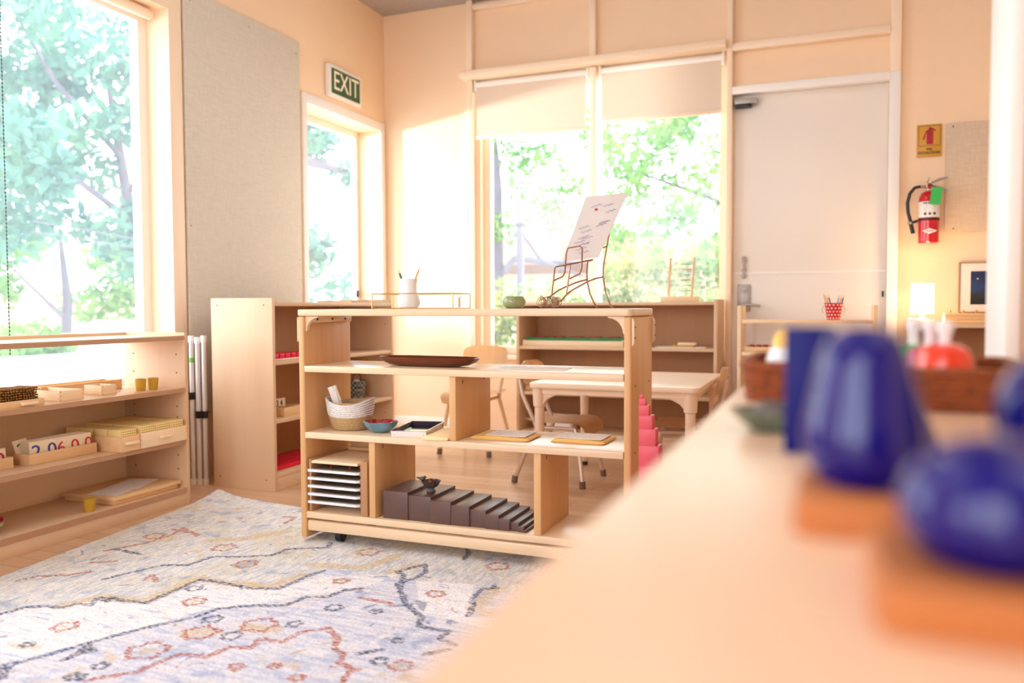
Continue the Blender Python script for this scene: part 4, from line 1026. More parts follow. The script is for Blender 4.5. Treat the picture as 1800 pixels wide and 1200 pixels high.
# wire easel and its sheet
t = thing('wire_easel', 'copper wire easel with curled front scroll on top of the mobile shelf', 'easel', (-.84, 2.70, TZ))
w = .0029
def W(name, lines, rr=w):
    for l in lines: MB().tube(l, rr, 8).build(name, M['copper'], t)
W('front_upright', [[(-0.053, -0.08, 0.0445), (-0.047, -0.08, 0.0915), (-0.042, -0.08, 0.1335), (-0.04, -0.075, 0.1415), (-0.011, -0.06, 0.1475), (0.0, -0.045, 0.1525), (0.001, -0.04, 0.1465), (-0.007, -0.04, 0.0875), (-0.013, -0.04, 0.0465)]])
W('support_loop', [[(-0.05, -0.07, 0.0945), (-0.018, -0.063, 0.1095), (-0.013, -0.057, 0.1235), (-0.01, -0.05, 0.1885), (-0.006, -0.043, 0.2065), (0.035, -0.039, 0.2125), (0.043, -0.037, 0.2055), (0.04, -0.034, 0.1395), (0.033, -0.032, 0.1185), (-0.004, -0.03, 0.1025)]])
W('ledge', [[(-0.002, -0.04, 0.1515), (0.029, -0.01, 0.1595), (0.064, 0.02, 0.1685)]])
W('arched_rail', [[(-0.060, -0.10, 0.036), (-0.053, -0.08, 0.0445), (-0.045, -0.035, 0.0615), (-0.034, 0.01, 0.0745), (-0.004, 0.055, 0.0925), (0.022, 0.1, 0.1035)], [(-.036, -.095, .018), (-0.024, -0.06, 0.0265), (-0.017, -0.028, 0.0475), (-0.006, 0.004, 0.0635), (0.041, 0.036, 0.0935), (0.062, 0.068, 0.1055), (0.077, 0.1, 0.1105)]])
W('back_leg', [[(.060, .02, .167), (0.022, 0.1, 0.1665), (0.018, 0.102, 0.1295), (0.019, 0.103, 0.0995), (0.029, 0.105, 0.0525), (0.042, 0.107, 0.0225), (0.05, 0.108, 0.0085), (0.056, 0.11, 0.003)], [(0.101, 0.12, 0.2985), (0.093, 0.118, 0.2505), (0.088, 0.115, 0.2185), (0.077, 0.112, 0.1535), (0.076, 0.11, 0.1115), (0.085, 0.107, 0.0605), (0.097, 0.105, 0.0265), (0.106, 0.102, 0.0075), (0.114, 0.1, 0.003)]])
W('side_stub', [[(0.088, 0.115, 0.2195), (0.088, 0.08, 0.2145), (0.081, 0.06, 0.2115)]])
b = MB()
for q in range(9):
    x = -.084+q*.0075; rr = .0205-.005*abs(math.sin(q*1.1))
    b.tube([(x+.005*math.cos(a*2), -.09+rr*math.cos(a), .0225+rr*math.sin(a)) for a in [2*PI*k/16 for k in range(16)]], .0014, 6, closed=True)
for q in (-1, 1):
    cxx = -.053+q*.026
    b.tube([(cxx+(.018-.011*k/30)*math.cos(k*.42), -.113, .020+(.018-.011*k/30)*math.sin(k*.42)) for k in range(31)], .0016, 6)
    b.tube([(cxx-q*.006+(.013-.007*k/20)*math.cos(-k*.42+1), -.116, .026+(.012-.006*k/20)*math.sin(-k*.42+1)) for k in range(21)], .0013, 6)
b.build('wire_scroll', M['copper'], t)
s = thing('handwritten_sheet', 'large white handwritten sheet leaning back on the wire easel', 'paper', (-.84, 2.70, TZ+.155))
A = Vector((-.038, -.01, .0075)); Bv = Vector((.087, .01, .0205)); Cv = Vector((.157, .15, .2565)); Dv = Vector((.007, .13, .2465))
q = bmesh.new(); vs = [q.verts.new(p) for p in (A, Bv, Cv, Dv)]; q.faces.new(vs); bmesh.ops.solidify(q, geom=q.faces[:], thickness=.0016)
MB().merge(q).build('sheet', M['sheet'], s)
nrm = (Bv-A).cross(Dv-A).normalized()
if nrm.y > 0: nrm = -nrm
random.seed(4)
for _ in range(15):
    u, v = random.uniform(.12, .78), random.uniform(.06, .92); e1 = (Bv-A); e2 = (Dv-A)
    p0 = A+e1*u+e2*v; pts = []
    for k in range(9): pts.append(p0+e1*(.035*k)+e2*(.012*math.sin(k*2.3)+random.uniform(-.008, .008)+.01*k*.4)+nrm*.0015)
    MB().tube(pts, .0007, 4).build('handwriting', M['ink_b'], s)
p0 = A+(Bv-A)*.45+(Dv-A)*.76+nrm*.002
MB().sphere(p0, .006, sy=.25, sz=.7).build('red_mark', M['maroon'], s)

# ---- upper shelf
S1 = .6825; S2 = .4305; S0 = .1255
t = thing('wooden_dish', 'long dark walnut dish on the upper shelf of the mobile unit', 'dish', (-1.40, 2.69, S1), -.06)
MB().lathe([(0, 0), (.12, 0), (.165, .006), (.192, .018), (.205, .032), (.201, .034), (.185, .022), (.15, .010), (0, .008)], seg=64, sy=.36, wob=lambda a, z: 1/(abs(math.cos(a))**3.2+abs(math.sin(a))**3.2)**(1/3.2)*(.93+.07*abs(math.cos(a)))).build('body', M['walnut'], t)
tag(MB().box(-.13, -.08, 0, .13, .08, .0008).build('paper_sheet', M['paper'], None, (-.985, 2.68, S1), (0, 0, .12)), 'white sheet of paper lying on the upper shelf right of the walnut dish', 'paper')
# ---- middle shelf
t = thing('rope_basket', 'white and natural coiled rope basket on the middle shelf', 'basket', (-1.742, 2.685, S2))
def coil(name, mat, z0, z1, r0, r1):
    b = MB(); n = int((z1-z0)/.0075)
    for k in range(n+1):
        f = k/n; z = z0+(z1-z0)*f; rr = r0+(r1-r0)*f**.7
        b.tube([(rr*1.0*math.cos(a), rr*.85*math.sin(a), z+.013*(z/.11)**2*math.cos(2*a-.5)) for a in [2*PI*j/40 for j in range(40)]], .0046, 6, closed=True)
    return b.build(name, M[mat], t)
coil('natural_band', 'ropen', .006, .050, .068, .084); coil('white_band', 'ropew', .057, .108, .086, .096)
MB().lathe([(0, .004), (.064, .004), (.082, .05), (.093, .108)], seg=40, sy=.85).build('inner_wall', M['ropen'], t)
t = thing('booklet', 'glossy white booklet standing in the rope basket', 'booklet', (-1.768, 2.655, S2+.030), rot=(.0, -.33, .35))
MB().box(-.004, 0, 0, .016, .058, .140, .001).build('cover', M['ceram'], t); MB().box(-.002, -.0012, .003, .012, -.0002, .137).build('page_edge', M['paper'], t); MB().box(.0142, .002, .003, .0152, .048, .137).build('printed_face', M['paperw'], t)
t = thing('petal_bowl', 'petal-shaped pottery bowl, blue-grey outside and red inside, beside the rope basket', 'bowl', (-1.590, 2.655, S2))
wf = lambda a, z: 1+.26*(abs(math.sin(3*a+.4))-.6)*(z/.04)
MB().lathe([(0, 0), (.028, 0), (.040, .006), (.056, .022), (.063, .040), (.060, .041)], seg=60, wob=wf, sy=.9).build('outer_wall', M['bluegl'], t)
MB().lathe([(.060, .041), (.054, .026), (.036, .010), (0, .007)], seg=60, wob=wf, sy=.9).build('inner_glaze', M['redgl'], t)
t = thing('rectangular_dish', 'dark navy glazed rectangular dish with pale rim on the middle shelf', 'dish', (-1.452, 2.70, S2), .20)
b = MB(); t_ = .004
b.prism([(-.056, 0), (.056, 0), (.068, .022), (.065, .022), (.056, .005), (-.056, .005), (-.065, .022), (-.068, .022)], 1, -.120, .120)
b.prism([(-.120, 0), (-.130, .022), (-.127, .022), (-.118, .005), (-.118, 0)], 0, -.066, .066); b.prism([(.120, 0), (.130, .022), (.127, .022), (.118, .005), (.118, 0)], 0, -.066, .066)
b.build('outer_body', M['ceram'], t); b = MB(); b.box(-.056, -.118, .005, .056, .118, .0065)
for s in (-1, 1):
    b.prism([(s*.0555, .0055), (s*.0645, .0225), (s*.0675, .0225), (s*.0675, .0232), (s*.063, .0232), (s*.054, .0062)], 1, -.124, .124)
    b.prism([(s*.1175, .0055), (s*.1265, .0225), (s*.1295, .0225), (s*.1295, .0232), (s*.125, .0232), (s*.116, .0062)], 0, -.064, .064)
b.build('navy_glaze', M['navy'], t)
def envelope(label, loc, rz, sx, sy, ph=None, m='yellow'):
    r = thing('padded_envelope', label, 'envelope', loc, rz, 'kraft envelopes on the middle shelf')
    b = MB(); b.prism([(-sx, .001), (-sx*.8, 0), (sx*.8, 0), (sx, .004), (sx*.9, .010), (0, .014), (-sx*.85, .012)], 1, -sy, sy, bev=.0015); b.build('envelope_body', MK[m], r)
    if ph: MB().box(-sx*ph, -sy*.8, .0135, sx*.82, sy*.85, .0150, 0).build('photo_print', MK['print'], r)
    return r
MK = {'kraft': plain('kraft envelope', (232, 190, 110), .7), 'pale': plain('pale envelope', (248, 224, 172), .7), 'print': writing('grey print', (240, 238, 240), (70, 80, 110))}
envelope('pale kraft envelope right of the navy dish, left of the divider', (-1.315, 2.645, S2), .1, .052, .10, None, 'pale')
envelope('ochre envelope with a grey photo on top, right of the divider on the middle shelf', (-1.095, 2.70, S2), .03, .115, .075, .5, 'kraft')
envelope('ochre envelope with a grey photo at the right end of the middle shelf', (-.812, 2.735, S2), -.02, .10, .075, .9, 'kraft')
# ---- bottom: rack of inset trays
rk = thing('tray_rack', 'wooden rack of slim trays in the lower left bay of the mobile shelf', 'rack', (-1.850, 2.562, S0))
MB().box(0, .0, 0, .010, .285, .200, .001).build('side_board', M['beechd'], rk)
MB().box(.2265, 0, 0, .256, .285, .205, .002).build('side_board', M['beechd'], rk)
MB().box(.012, .27, 0, .226, .285, .245, .002).build('back_board', M['box'], rk)
for k in range(6):
    for x_ in (.0102, .2222): MB().box(x_, .002, .030+k*.030, x_+.004, .27, .0335+k*.030).build('runner', M['beechd'], rk)
M['insetp'] = plain('inset panel', (120, 104, 84), .4, vary=.2)
inm = ['ink_k', 'ink_k', 'ink_k', 'moss', 'red']
for k in range(5):
    lab = 'slim white-edged tray in the wooden rack, %s' % ['the lowest', 'second from the bottom', 'third from the bottom', 'fourth from the bottom', 'fifth from the bottom with a red knob'][k]
    t = thing('inset_tray', lab, 'tray', (-1.847, 2.550, S0+.0345+k*.030), group='white-edged trays in the wooden rack')
    b = MB(); b.prism([(-.001, .0), (.212, 0), (.2215, .010), (.2215, .26), (.0085, .26), (.0085, .0105), (-.001, .0105)], 2, 0, .009); b.build('frame', M['ceram'], t)
    MB().prism([(.018, .010), (.205, .010), (.212, .018), (.212, .25), (.012, .25), (.012, .018)], 2, .0092, .0110).build('inset_panel', M['insetp'], t)
    for x in (.07, .155): MB().tube([(x, .05, .0110), (x, .05, .019)], .003, 8).build('knob', M['hotred'] if k == 4 else M['dots'], t)
t = thing('inset_tray', 'plain wooden tray forming the top level of the rack', 'tray', (-1.838, 2.552, S0+.1875), group='top tray')
MB().box(.006, 0, 0, .208, .26, .010, .002).build('panel', M['boxl'], t)
b = MB(); b.box(.006, .25, .0102, .208, .26, .022); b.build('back_lip', M['box'], t)
# brown stair
x = -1.534
ordn = ['thickest', 'second thickest', 'third thickest', 'fourth thickest', 'fifth thickest', 'sixth thickest', 'seventh thickest', 'eighth thickest', 'ninth thickest', 'thinnest']
for k in range(10):
    s = (10-k)*.0102
    o = MB().box(0, 0, 0, s, .205, s, .0006).build('brown_prism', M['brown'], None, (x, 2.575+.004*math.sin(k*2), S0)); x += s+.0004
    tag(o, 'dark brown painted wooden prism, %s of the stepped row on the bottom shelf' % ordn[k], 'block', 'dark brown stepped prisms')
t = thing('bird_dish', 'small pewter footed dish with a bird and a wooden egg on the brown prisms', 'dish', (-1.375, 2.650, S0+.0935))
MB().lathe([(0, 0), (.016, 0), (.017, .004), (.012, .010), (.010, .014), (.024, .022), (.034, .038), (.036, .042), (.033, .041), (.022, .026), (0, .02)], seg=48, wob=lambda a, z: 1+.05*math.sin(14*a)).build('fluted_cup', M['slate'], t)
MB().sphere((0, 0, .038), .014, sz=.9).build('wooden_egg', M['walnut'], t)
b = MB(); b.sphere((-.036, 0, .047), .009, sx=1.4, sz=.8); b.sphere((-.026, 0, .053), .0055); b.tube([(-.044, 0, .047), (-.060, 0, .050)], [.005, .002], 6); b.tube([(-.022, 0, .053), (-.015, 0, .052)], [.002, .0004], 6)
b.build('bird', M['slate'], t)

# ================================================================ pink tower on a low stand
t = thing('tower_stand', 'low pale stand under the pink tower, right of the mobile shelf', 'stand', (-.492, 2.52, 0))
MB().box(-.07, -.07, .035, .07, .07, .052, .003).build('top', M['pine'], t)
for sx in (-1, 1): MB().box(sx*.06-.008, -.065, 0.012, sx*.06+.008, .065, .035, .002).build('runner', M['pine'], t)
z = .0524
for k in range(10, 0, -1):
    s = k*.0104
    o = MB().box(0, 0, 0, s, s, s, .0008).build('pink_cube', M['pink'], None, (-.5565+.0014*k if False else -.556, 2.468 if k > 1 else 2.472, z)); z += s+.0003
    tag(o, 'pink wooden cube, %s in the tower beside the mobile shelf' % ['the largest at the bottom', 'second from the bottom', 'third from the bottom', 'fourth from the bottom', 'fifth from the bottom', 'fifth from the top', 'fourth from the top', 'third from the top', 'second from the top', 'the tiny topmost one'][10-k], 'cube', 'pink tower cubes')

# ================================================================ back shelf
t = thing('felt_tray', 'long pale tray lined with green and holding red pieces on the shelf under the blinds', 'tray', (-1.895, 4.965, .6485))
b = MB(); b.box(0, 0, 0, .675, .012, .036, .002); b.box(0, .17, 0, .675, .182, .05, .002); b.box(0, .012, 0, .012, .17, .04); b.box(.663, .012, 0, .675, .17, .04); b.box(.012, .012, 0, .663, .17, .008)
b.build('frame', M['boxl'], t)
MB().box(.012, .060, .008, .663, .17, .052).build('green_lining', M['fel'], t)
for k in range(5): MB().lathe([(0, .0525), (.045, .0525), (.042, .060), (0, .063)], (.09+k*.125, .112, 0), 20, sy=.9).build('red_piece', M['redgl'], t)
tag(MB().box(-.15, -.08, 0, .15, .09, .004, .001).build('paper_stack', M['paper'], None, (-.87, 5.04, .6485), (0, 0, .05)), 'flat white papers under a small ochre block', 'paper')
tag(MB().box(-.07, -.04, 0, .07, .04, .010, .001).build('small_block', M['mustard'], None, (-.86, 5.05, .6530)), 'small ochre block lying on the papers', 'block')
tag(MB().box(-.055, -.035, 0, .055, .035, .016, .002).build('small_box', M['boxl'], None, (-.835, 5.05, .6635)), 'small pale wooden box on top of the ochre block', 'box')
t = thing('white_bin', 'white plastic bin on the lowest level of the shelf unit behind the chair', 'bin', (-1.66, 5.07, .0955))
b = MB(); b.prism(rrect(-.09, -.07, .09, .07, .02), 2, 0, .085, bev=.003); b.build('body', M['ceram'], t); b = MB(); b.prism(rrect(-.097, -.077, .097, .077, .022), 2, .085, .098, bev=.003); b.build('lid', M['white'], t)
tag(MB().box(-.06, -.05, 0, .06, .05, .03, .004).build('small_tray', M['box'], None, (-1.83, 5.05, .3525)), 'small wooden tray on the lower shelf of the shelf unit under the blinds', 'tray')
t = thing('abacus', 'small wooden abacus with thin wires on top of the shelf unit under the blinds', 'abacus', (-.893, 5.10, .9305), .25)
MB().box(-.12, -.04, 0, .12, .04, .034, .003).build('base_board', M['boxl'], t)
for s, l in ((-1, .0), (1, .012)): MB().box(s*.072-.007, -.012, .034, s*.072+.007, .012, .27+l, .002, Matrix.Rotation(.06, 4, 'Y')).build('post', M['box'], t)
for k, mt in enumerate(('green', 'green', 'maroon', 'bluetape', 'orange', 'green')):
    z = .07+k*.033
    w_ = MB().tube([(-.066, 0, z), (.078, 0, z)], .0013, 6).build('wire', M['steel'], t)
    b = MB()
    for j in range(4+k % 3): b.sphere((.064-j*.0105, 0, z), .0048, u=8, v=6)
    b.build('bead', M[mt], w_)

# ================================================================ pine shelf contents
t = thing('polka_bucket', 'small red bucket with white polka dots full of pencils on the pine shelf', 'bucket', (.003, 4.99, .8225))
def bucket():
    me = bpy.data.meshes.new('body'); n = 40; vs = []; uv = []
    prof = [(.036, 0), (.039, .02), (.045, .06), (.050, .094)]
    for r_, z in prof:
        for k in range(n+1): a = 2*PI*k/n; vs.append((r_*math.cos(a), r_*math.sin(a), z)); uv.append((k/n*1.4, z/.094, 0))
    fs = [(i*(n+1)+k, i*(n+1)+k+1, (i+1)*(n+1)+k+1, (i+1)*(n+1)+k) for i in range(3) for k in range(n)]
    me.from_pydata(vs, [], fs); at = me.attributes.new('uvw', 'FLOAT_VECTOR', 'POINT'); at.data.foreach_set('vector', [c for u in uv for c in u])
    me.materials.append(M['polka']); me.polygons.foreach_set('use_smooth', [True]*len(fs))
    o = bpy.data.objects.new('body', me); COL.objects.link(o); o.parent = t
bucket()
b = MB(); b.tube([(.051*math.cos(a), .051*math.sin(a), .094) for a in [2*PI*k/32 for k in range(32)]], .0022, 6, closed=True); b.lathe([(0, .001), (.036, .001), (.0355, .004), (0, .004)], seg=32); b.build('rim', M['red'], t)
for s in (-1, 1): MB().tube([(s*.05, 0, .085), (s*.058, -.01, .07), (s*.060, -.02, .05), (s*.054, -.03, .04)], .0015, 6).build('wire_handle', M['steel'], t)
for i, (dx, tip, mt, lb_) in enumerate(((-.02, -.055, 'pencil', 'orange pencil leaning furthest left in the polka-dot bucket'), (-.01, -.040, 'pencil', 'orange pencil second from left in the polka-dot bucket'), (.0, -.028, 'pblack', 'dark pencil left of centre in the polka-dot bucket'), (.01, .028, 'bluetape', 'blue pencil in the polka-dot bucket'), (.012, .044, 'pencil', 'orange pencil leaning right in the polka-dot bucket'), (.02, .055, 'pblack', 'dark pencil leaning furthest right in the polka-dot bucket'))):
    pencil(lb_, (.003+dx, 4.99+(i % 3-1)*.012, .83), (.003+tip, 4.99+(i % 3-1)*.014, .83+.135-abs(i-2.5)*.001+(.012 if i == 0 else 0)), mt, .0035, 'pencils in the polka-dot bucket')
t = thing('pine_tray', 'shallow pine tray of dark red pieces on the second level of the pine shelf', 'tray', (-.48, 4.92, .6325))
b = MB(); b.box(0, 0, 0, .30, .01, .032, .002); b.box(0, .15, 0, .30, .16, .032, .002); b.box(0, .01, 0, .01, .15, .032); b.box(.29, .01, 0, .30, .15, .032); b.box(.01, .01, 0, .29, .15, .006); b.build('frame', M['box'], t)
b = MB()
for k in range(7): b.box(.018+k*.038, .02, .0065, .046+k*.038, .14, .040, .004)
b.build('piece', M['maroon'], t)

# ================================================================ lamp shelf contents
tag(MB().box(-.043, -.05, 0, .062, .05, .016, .002).build('wooden_plinth', M['box'], None, (.47, 5.10, .8005)), 'small wooden plinth under the glowing table lamp', 'plinth')
t = thing('table_lamp', 'small table lamp with a glowing white drum shade', 'lamp', (.468, 5.10, .817))
MB().lathe([(0, 0), (.032, 0), (.032, .006), (.012, .012), (.009, .03), (.009, .06), (0, .06)], seg=28).build('base', M['ceram'], t)
MB().lathe([(.060, .040), (.0575, .208)], seg=40).build('lamp_shade', M['shade'], t)
b = MB(); b.sphere((0, 0, .12), .022); b.build('bulb', M['shade'], t)
MB().tube([(-.03, 0, .004), (-.050, .0, .012), (-.070, -.02, .012), (-.078, -.06, -.02), (-.080, -.10, -.2), (-.082, -.10, -.4)], .002, 6).build('cord', M['white'], t)
t = thing('cylinder_block', 'long wooden cylinder block with a row of small knobs beside the lamp', 'block', (.575, 5.03, .8005), .05)
b = MB(); b.prism([(0, 0), (.075, 0), (.075, .058), (0, .058), (-.004, .05), (0, .042), (0, .034), (-.004, .029), (0, .024), (0, .016), (-.004, .008)], 0, 0, .44); b.build('block_body', M['block2'] if 'block2' in M else M['box'], t)
MB().box(-.0012, .001, .002, 0, .074, .056).build('pale_end', M['boxl'], t)
x = .03
for k in range(9):
    b = MB(); b.tube([(x, .037, .058), (x, .037, .066)], .0035, 8); b.sphere((x, .037, .070), .0072, u=12, v=8); b.build('knob', M['gold'], t); x += .066-.0035*k
t = thing('framed_print', 'thin gold frame with white mat around a dark blue print on the back wall', 'picture', (.90, D-.004, 1.005))
b = MB()
for q in ((-.226, -.016, -.145, -.220, 0, .145), (.22, -.016, -.145, .226, 0, .145), (-.22, -.016, .139, .22, 0, .145), (-.22, -.016, -.145, .22, 0, -.139)): b.box(*q)
b.build('frame', M['gold'], t)
MB().box(-.220, -.009, -.139, .220, -.002, .139).build('mat_board', M['matb'], t)
MB().box(-.165, -.0105, -.098, .165, -.009, .093).build('print', M['night'], t)
each('pale_speck', M['matb'], t, balls=[(x, -.0106, z) for x, z in ((-.13, .05), (-.07, .07), (-.03, .02), (.03, .06))], r=.004, sy=.15)
tag(MB().box(-.03, -.02, 0, .045, .02, .035, .002).build('small_card', M['paper'], None, (.74, 4.99, .4505)), 'small white card standing inside the lamp shelf', 'card')

# ================================================================ foreground top
CT = .7825
def stand(label, loc, rz, s, h, r):
    t = thing('wooden_stand', label, 'stand', loc, rz)
    n = 48; q = bmesh.new()
    def ring(f, z): return [q.verts.new((f(2*PI*k/n)[0], f(2*PI*k/n)[1], z)) for k in range(n)]
    def sq(e):
        def g(a):
            c, d = math.cos(a), math.sin(a); m = (abs(c)**16+abs(d)**16)**(1/16); return (e*c/m, e*d/m)
        return g
    ci = lambda a: (r*math.cos(a), r*math.sin(a))
    R_ = [ring(sq(s*.97), 0), ring(sq(s), .002), ring(sq(s), h-.003), ring(sq(s-.003), h), ring(ci, h), ring(lambda a: (r*.96*math.cos(a), r*.96*math.sin(a)), h-.003), ring(lambda a: (r*.5*math.cos(a), r*.5*math.sin(a)), .004)]
    for A_, B_ in zip(R_[:-1], R_[1:]):
        for k in range(n): q.faces.new([A_[k], A_[(k+1) % n], B_[(k+1) % n], B_[k]])
    q.faces.new(R_[0][::-1]); q.faces.new(R_[-1]); bmesh.ops.recalc_face_normals(q, faces=q.faces[:])
    MB().merge(q, None, True).build('block_body', M['block'], t, sharp=40)
stand('square wooden stand under the tall blue ovoid', (.022, .476, CT), 0, .040, .020, .0215)
stand('square wooden stand under the squat blue ellipsoid', (.062, .357, CT), 0, .047, .019, .029)
stand('square wooden stand hidden behind the ellipsoid, under the blue sphere', (.118, .50, CT), 0, .036, .022, .014)
t = tag(MB().lathe([(0, 0), (.013, .0008), (.0235, .006), (.0305, .018), (.0322, .032), (.0295, .045), (.0262, .062), (.0228, .076), (.0188, .085), (.011, .0905), (0, .092)], seg=48).build('blue_ovoid', M['blue'], None, (.0165, .487, CT+.0150)), 'tall glossy cobalt blue ovoid standing on a wooden block', 'solid')
t = tag(MB().sphere((0, 0, .0274), .0368, sz=.75, u=48, v=32).build('blue_ellipsoid', M['blue'], None, (.061, .358, CT+.0125)), 'squat glossy cobalt blue ellipsoid on the nearest wooden block', 'solid')
t = tag(MB().box(-.019, -.019, 0, .019, .019, .1, .001).build('blue_prism', M['bluem'], None, (-.0175, .70, CT), (0, 0, .05)), 'upright cobalt blue square prism behind the ovoid', 'solid')
b = MB(); b.lathe([(0, 0), (.0375, 0), (.0, .1)], seg=48)
tag(b.build('blue_cone', M['blue'], None, (.0425, .665, CT)), 'glossy cobalt blue cone half hidden behind the ovoid', 'solid')
tag(MB().sphere((0, 0, .037), .037, u=40, v=24).build('blue_sphere', M['blue'], None, (.118, .50, CT+.0225)), 'glossy cobalt blue sphere behind the squat ellipsoid', 'solid')
def rattan(label, loc, sx, sy, h=.044):
    t = thing('rattan_tray', label, 'basket', loc, 0, 'brown rattan trays')
    b = MB(); n = 7
    for k in range(n):
        z = .004+k*(h-.006)/(n-1); e = .004*(k/(n-1))
        P = rrect(-e, -e, sx+e, sy+e, .018)
        b.tube([(x, y, z) for x, y in P], .0039, 6, closed=True)
    b.build('woven_wall', M['rattan'], t)
    b = MB(); P = rrect(-.004, -.004, sx+.004, sy+.004, .02); b.tube([(x, y, h) for x, y in P], .0056, 8, closed=True); b.build('rim', M['rattan'], t)
    b = MB(); b.prism(rrect(.004, .004, sx-.004, sy-.004, .014), 2, .001, .006); b.build('woven_base', M['rattan'], t)
rattan('brown rattan tray holding a white and yellow bottle', (-.100, 1.05, CT), .125, .22)
rattan('brown rattan tray holding three coloured bells', (.055, 1.005, CT), .155, .235)
def bell(label, loc, mat, rot=(0, 0, 0), s=1):
    t = thing('hand_bell', label, 'bell', loc, group='coloured hand bells', rot=rot)
    MB().lathe([(.036*s, 0), (.037*s, .003), (.034*s, .022), (.030*s, .045*s), (.025*s, .058*s), (.015*s, .064*s), (0, .065*s)], seg=36).build('bell_cup', M[mat], t)
    b = MB(); b.lathe([(.007, .062*s), (.0065, .074), (.010, .082), (.010, .087), (.004, .091), (0, .092)], seg=20); b.build('handle', M['ceram'], t)
bz = CT+.0075
bell('glossy orange-red hand bell in the rattan tray', (.120, 1.048, bz+.002), 'orange')
bell('glossy magenta hand bell just behind the orange-red one', (.112, 1.118, bz+.002), 'magenta', s=.92)
bell('glossy green hand bell behind the magenta one', (.100, 1.190, bz+.002), 'green', s=.9)
t = thing('toy_bottle', 'white and yellow rounded bottle leaning in the rattan tray', 'bottle', (-.060, 1.13, bz+.004), rot=(0, .10, 0))
MB().lathe([(0, 0), (.022, 0), (.026, .012), (.026, .035), (.020, .052), (0, .054)], seg=28).build('body', M['ceram'], t)
MB().lathe([(.0205, .051), (.0195, .064), (.012, .074), (0, .077)], seg=28).build('yellow_cap', M['yellow'], t)
MB().lathe([(.0262, .010), (.0268, .020), (.0262, .026)], seg=28).build('yellow_band', M['yellow'], t)
t = thing('mottled_dish', 'small mottled grey-green glassy dish on the foreground top by the blue prism', 'dish', (-.052, .80, CT))
MB().lathe([(0, 0), (.020, 0), (.024, .004), (.036, .013), (.040, .020), (.037, .020), (.030, .010), (0, .006)], seg=40, wob=lambda a, z: 1+.07*math.sin(5*a)).build('body', M['mottle'], t)
MB().sphere((.002, .004, .016), .022, sz=.55, sy=.8).build('dark_stone', M['slate'], t)
# ================================================================ outside
struct(MB().box(-30, -12, -.30, 12, 30, -.20).build('ground', M['ground']))
def leaves(name, blobs, size, mat, parent, seed):
    rs = np.random.RandomState(seed); P = []
    for x, y, z, rx, ry, rz, n in blobs:
        d = rs.normal(size=(n, 3)); d /= np.linalg.norm(d, axis=1)[:, None]
        P.append(np.array([x, y, z])+d*np.array([rx, ry, rz])*(rs.uniform(.15, 1, (n, 1))**.5))
    P = np.concatenate(P); n = len(P)
    a = rs.normal(size=(n, 3)); a /= np.linalg.norm(a, axis=1)[:, None]
    c = np.cross(a, rs.normal(size=(n, 3))); c /= np.linalg.norm(c, axis=1)[:, None]; nn = np.cross(a, c)
    s = size*rs.uniform(.6, 1.3, (n, 1))
    V = np.stack([P-a*s*.5, P-a*s*.12+c*s*.24, P+a*s*.22+c*s*.19, P+a*s*.55+nn*s*.1, P+a*s*.22-c*s*.19, P-a*s*.12-c*s*.24], 1).reshape(-1, 3)
    me = bpy.data.meshes.new(name); i = np.arange(n)*6
    F = np.stack([i, i+1, i+2, i+3, i+4, i+5], 1)
    me.from_pydata(V.tolist(), [], F.tolist()); me.materials.append(mat)
    o = bpy.data.objects.new(name, me); COL.objects.link(o); o.parent = parent
    return o
def tree(label, loc, trunk, branches, blobs, size, mat, seed, group=None):
    t = thing('tree', label, 'tree', loc, 0, group)
    b = MB(); b.tube(trunk[0], trunk[1], 12); b.build('trunk', M['bark'], t)
    for br in branches: MB().tube(br[0], br[1], 8).build('branch', M['bark'], t)
    leaves('foliage', blobs, size, M[mat], t, seed)
    return t
rs = random.Random(3)
# left: big pale magnolia-like tree
bl = []
for k in range(52):
    y = rs.uniform(-3.0, 1.9); z = rs.uniform(1.6, 5.4)
    if y < -1.3 and z > 3.9: continue
    bl.append((rs.uniform(-.9, .9), y, z, .42, .45, .30, 120))
tree('large pale teal-green tree filling the big window', (-8.4, 7.6, -.2), ([(0, .55, 0), (.02, .5, 1.5), (-.05, .3, 2.6), (0, .0, 4.0)], [.10, .085, .07, .03]),
     [([(0, .5, 1.5), (.1, 1.0, 2.2), (.1, 1.6, 2.9)], [.05, .035, .02]), ([(0, .4, 2.2), (0, -.6, 2.7), (.1, -1.8, 3.2)], [.05, .035, .015]), ([(0, .3, 2.6), (.1, .9, 3.4), (0, 1.3, 4.3)], [.04, .03, .01]), ([(0, .2, 3.0), (0, -.7, 3.7), (0, -1.4, 4.6)], [.04, .03, .01])],
     bl, .17, 'leafa', 11)
bl = [(rs.uniform(-.6, .6), rs.uniform(-2.6, 2.2), rs.uniform(1.0, 2.1), .5, .5, .34, 150) for k in range(20)]
tree('lighter yellow-green tree behind the pale one in the big window', (-10.5, 8.6, -.2), ([(0, 0, 0), (0, .1, 1.2), (0, 0, 2.2)], [.09, .07, .03]), [([(0, 0, 1.0), (0, -.8, 1.7)], [.04, .015])], bl, .17, 'leafb', 12)
bl = [(rs.uniform(-.3, .3), rs.uniform(-.35, .35), rs.uniform(.2, .85), .25, .28, .22, 110) for k in range(7)]
t = thing('garden_shrub', 'small green shrub below the trees outside the big window', 'shrub', (-7.0, 5.45, -.2)); MB().tube([(0, 0, 0), (0, 0, .5)], [.03, .015], 8).build('stem', M['bark'], t); leaves('foliage', bl, .12, M['leafb'], t, 21)
t = thing('board_fence', 'pinkish board fence behind the shrub outside the big window', 'fence', (-12.4, 9.2, -.2))
b = MB()
for k in range(44): b.box(0, -4.2+k*.17, 0, .03, -4.2+k*.17+.16, 1.22)
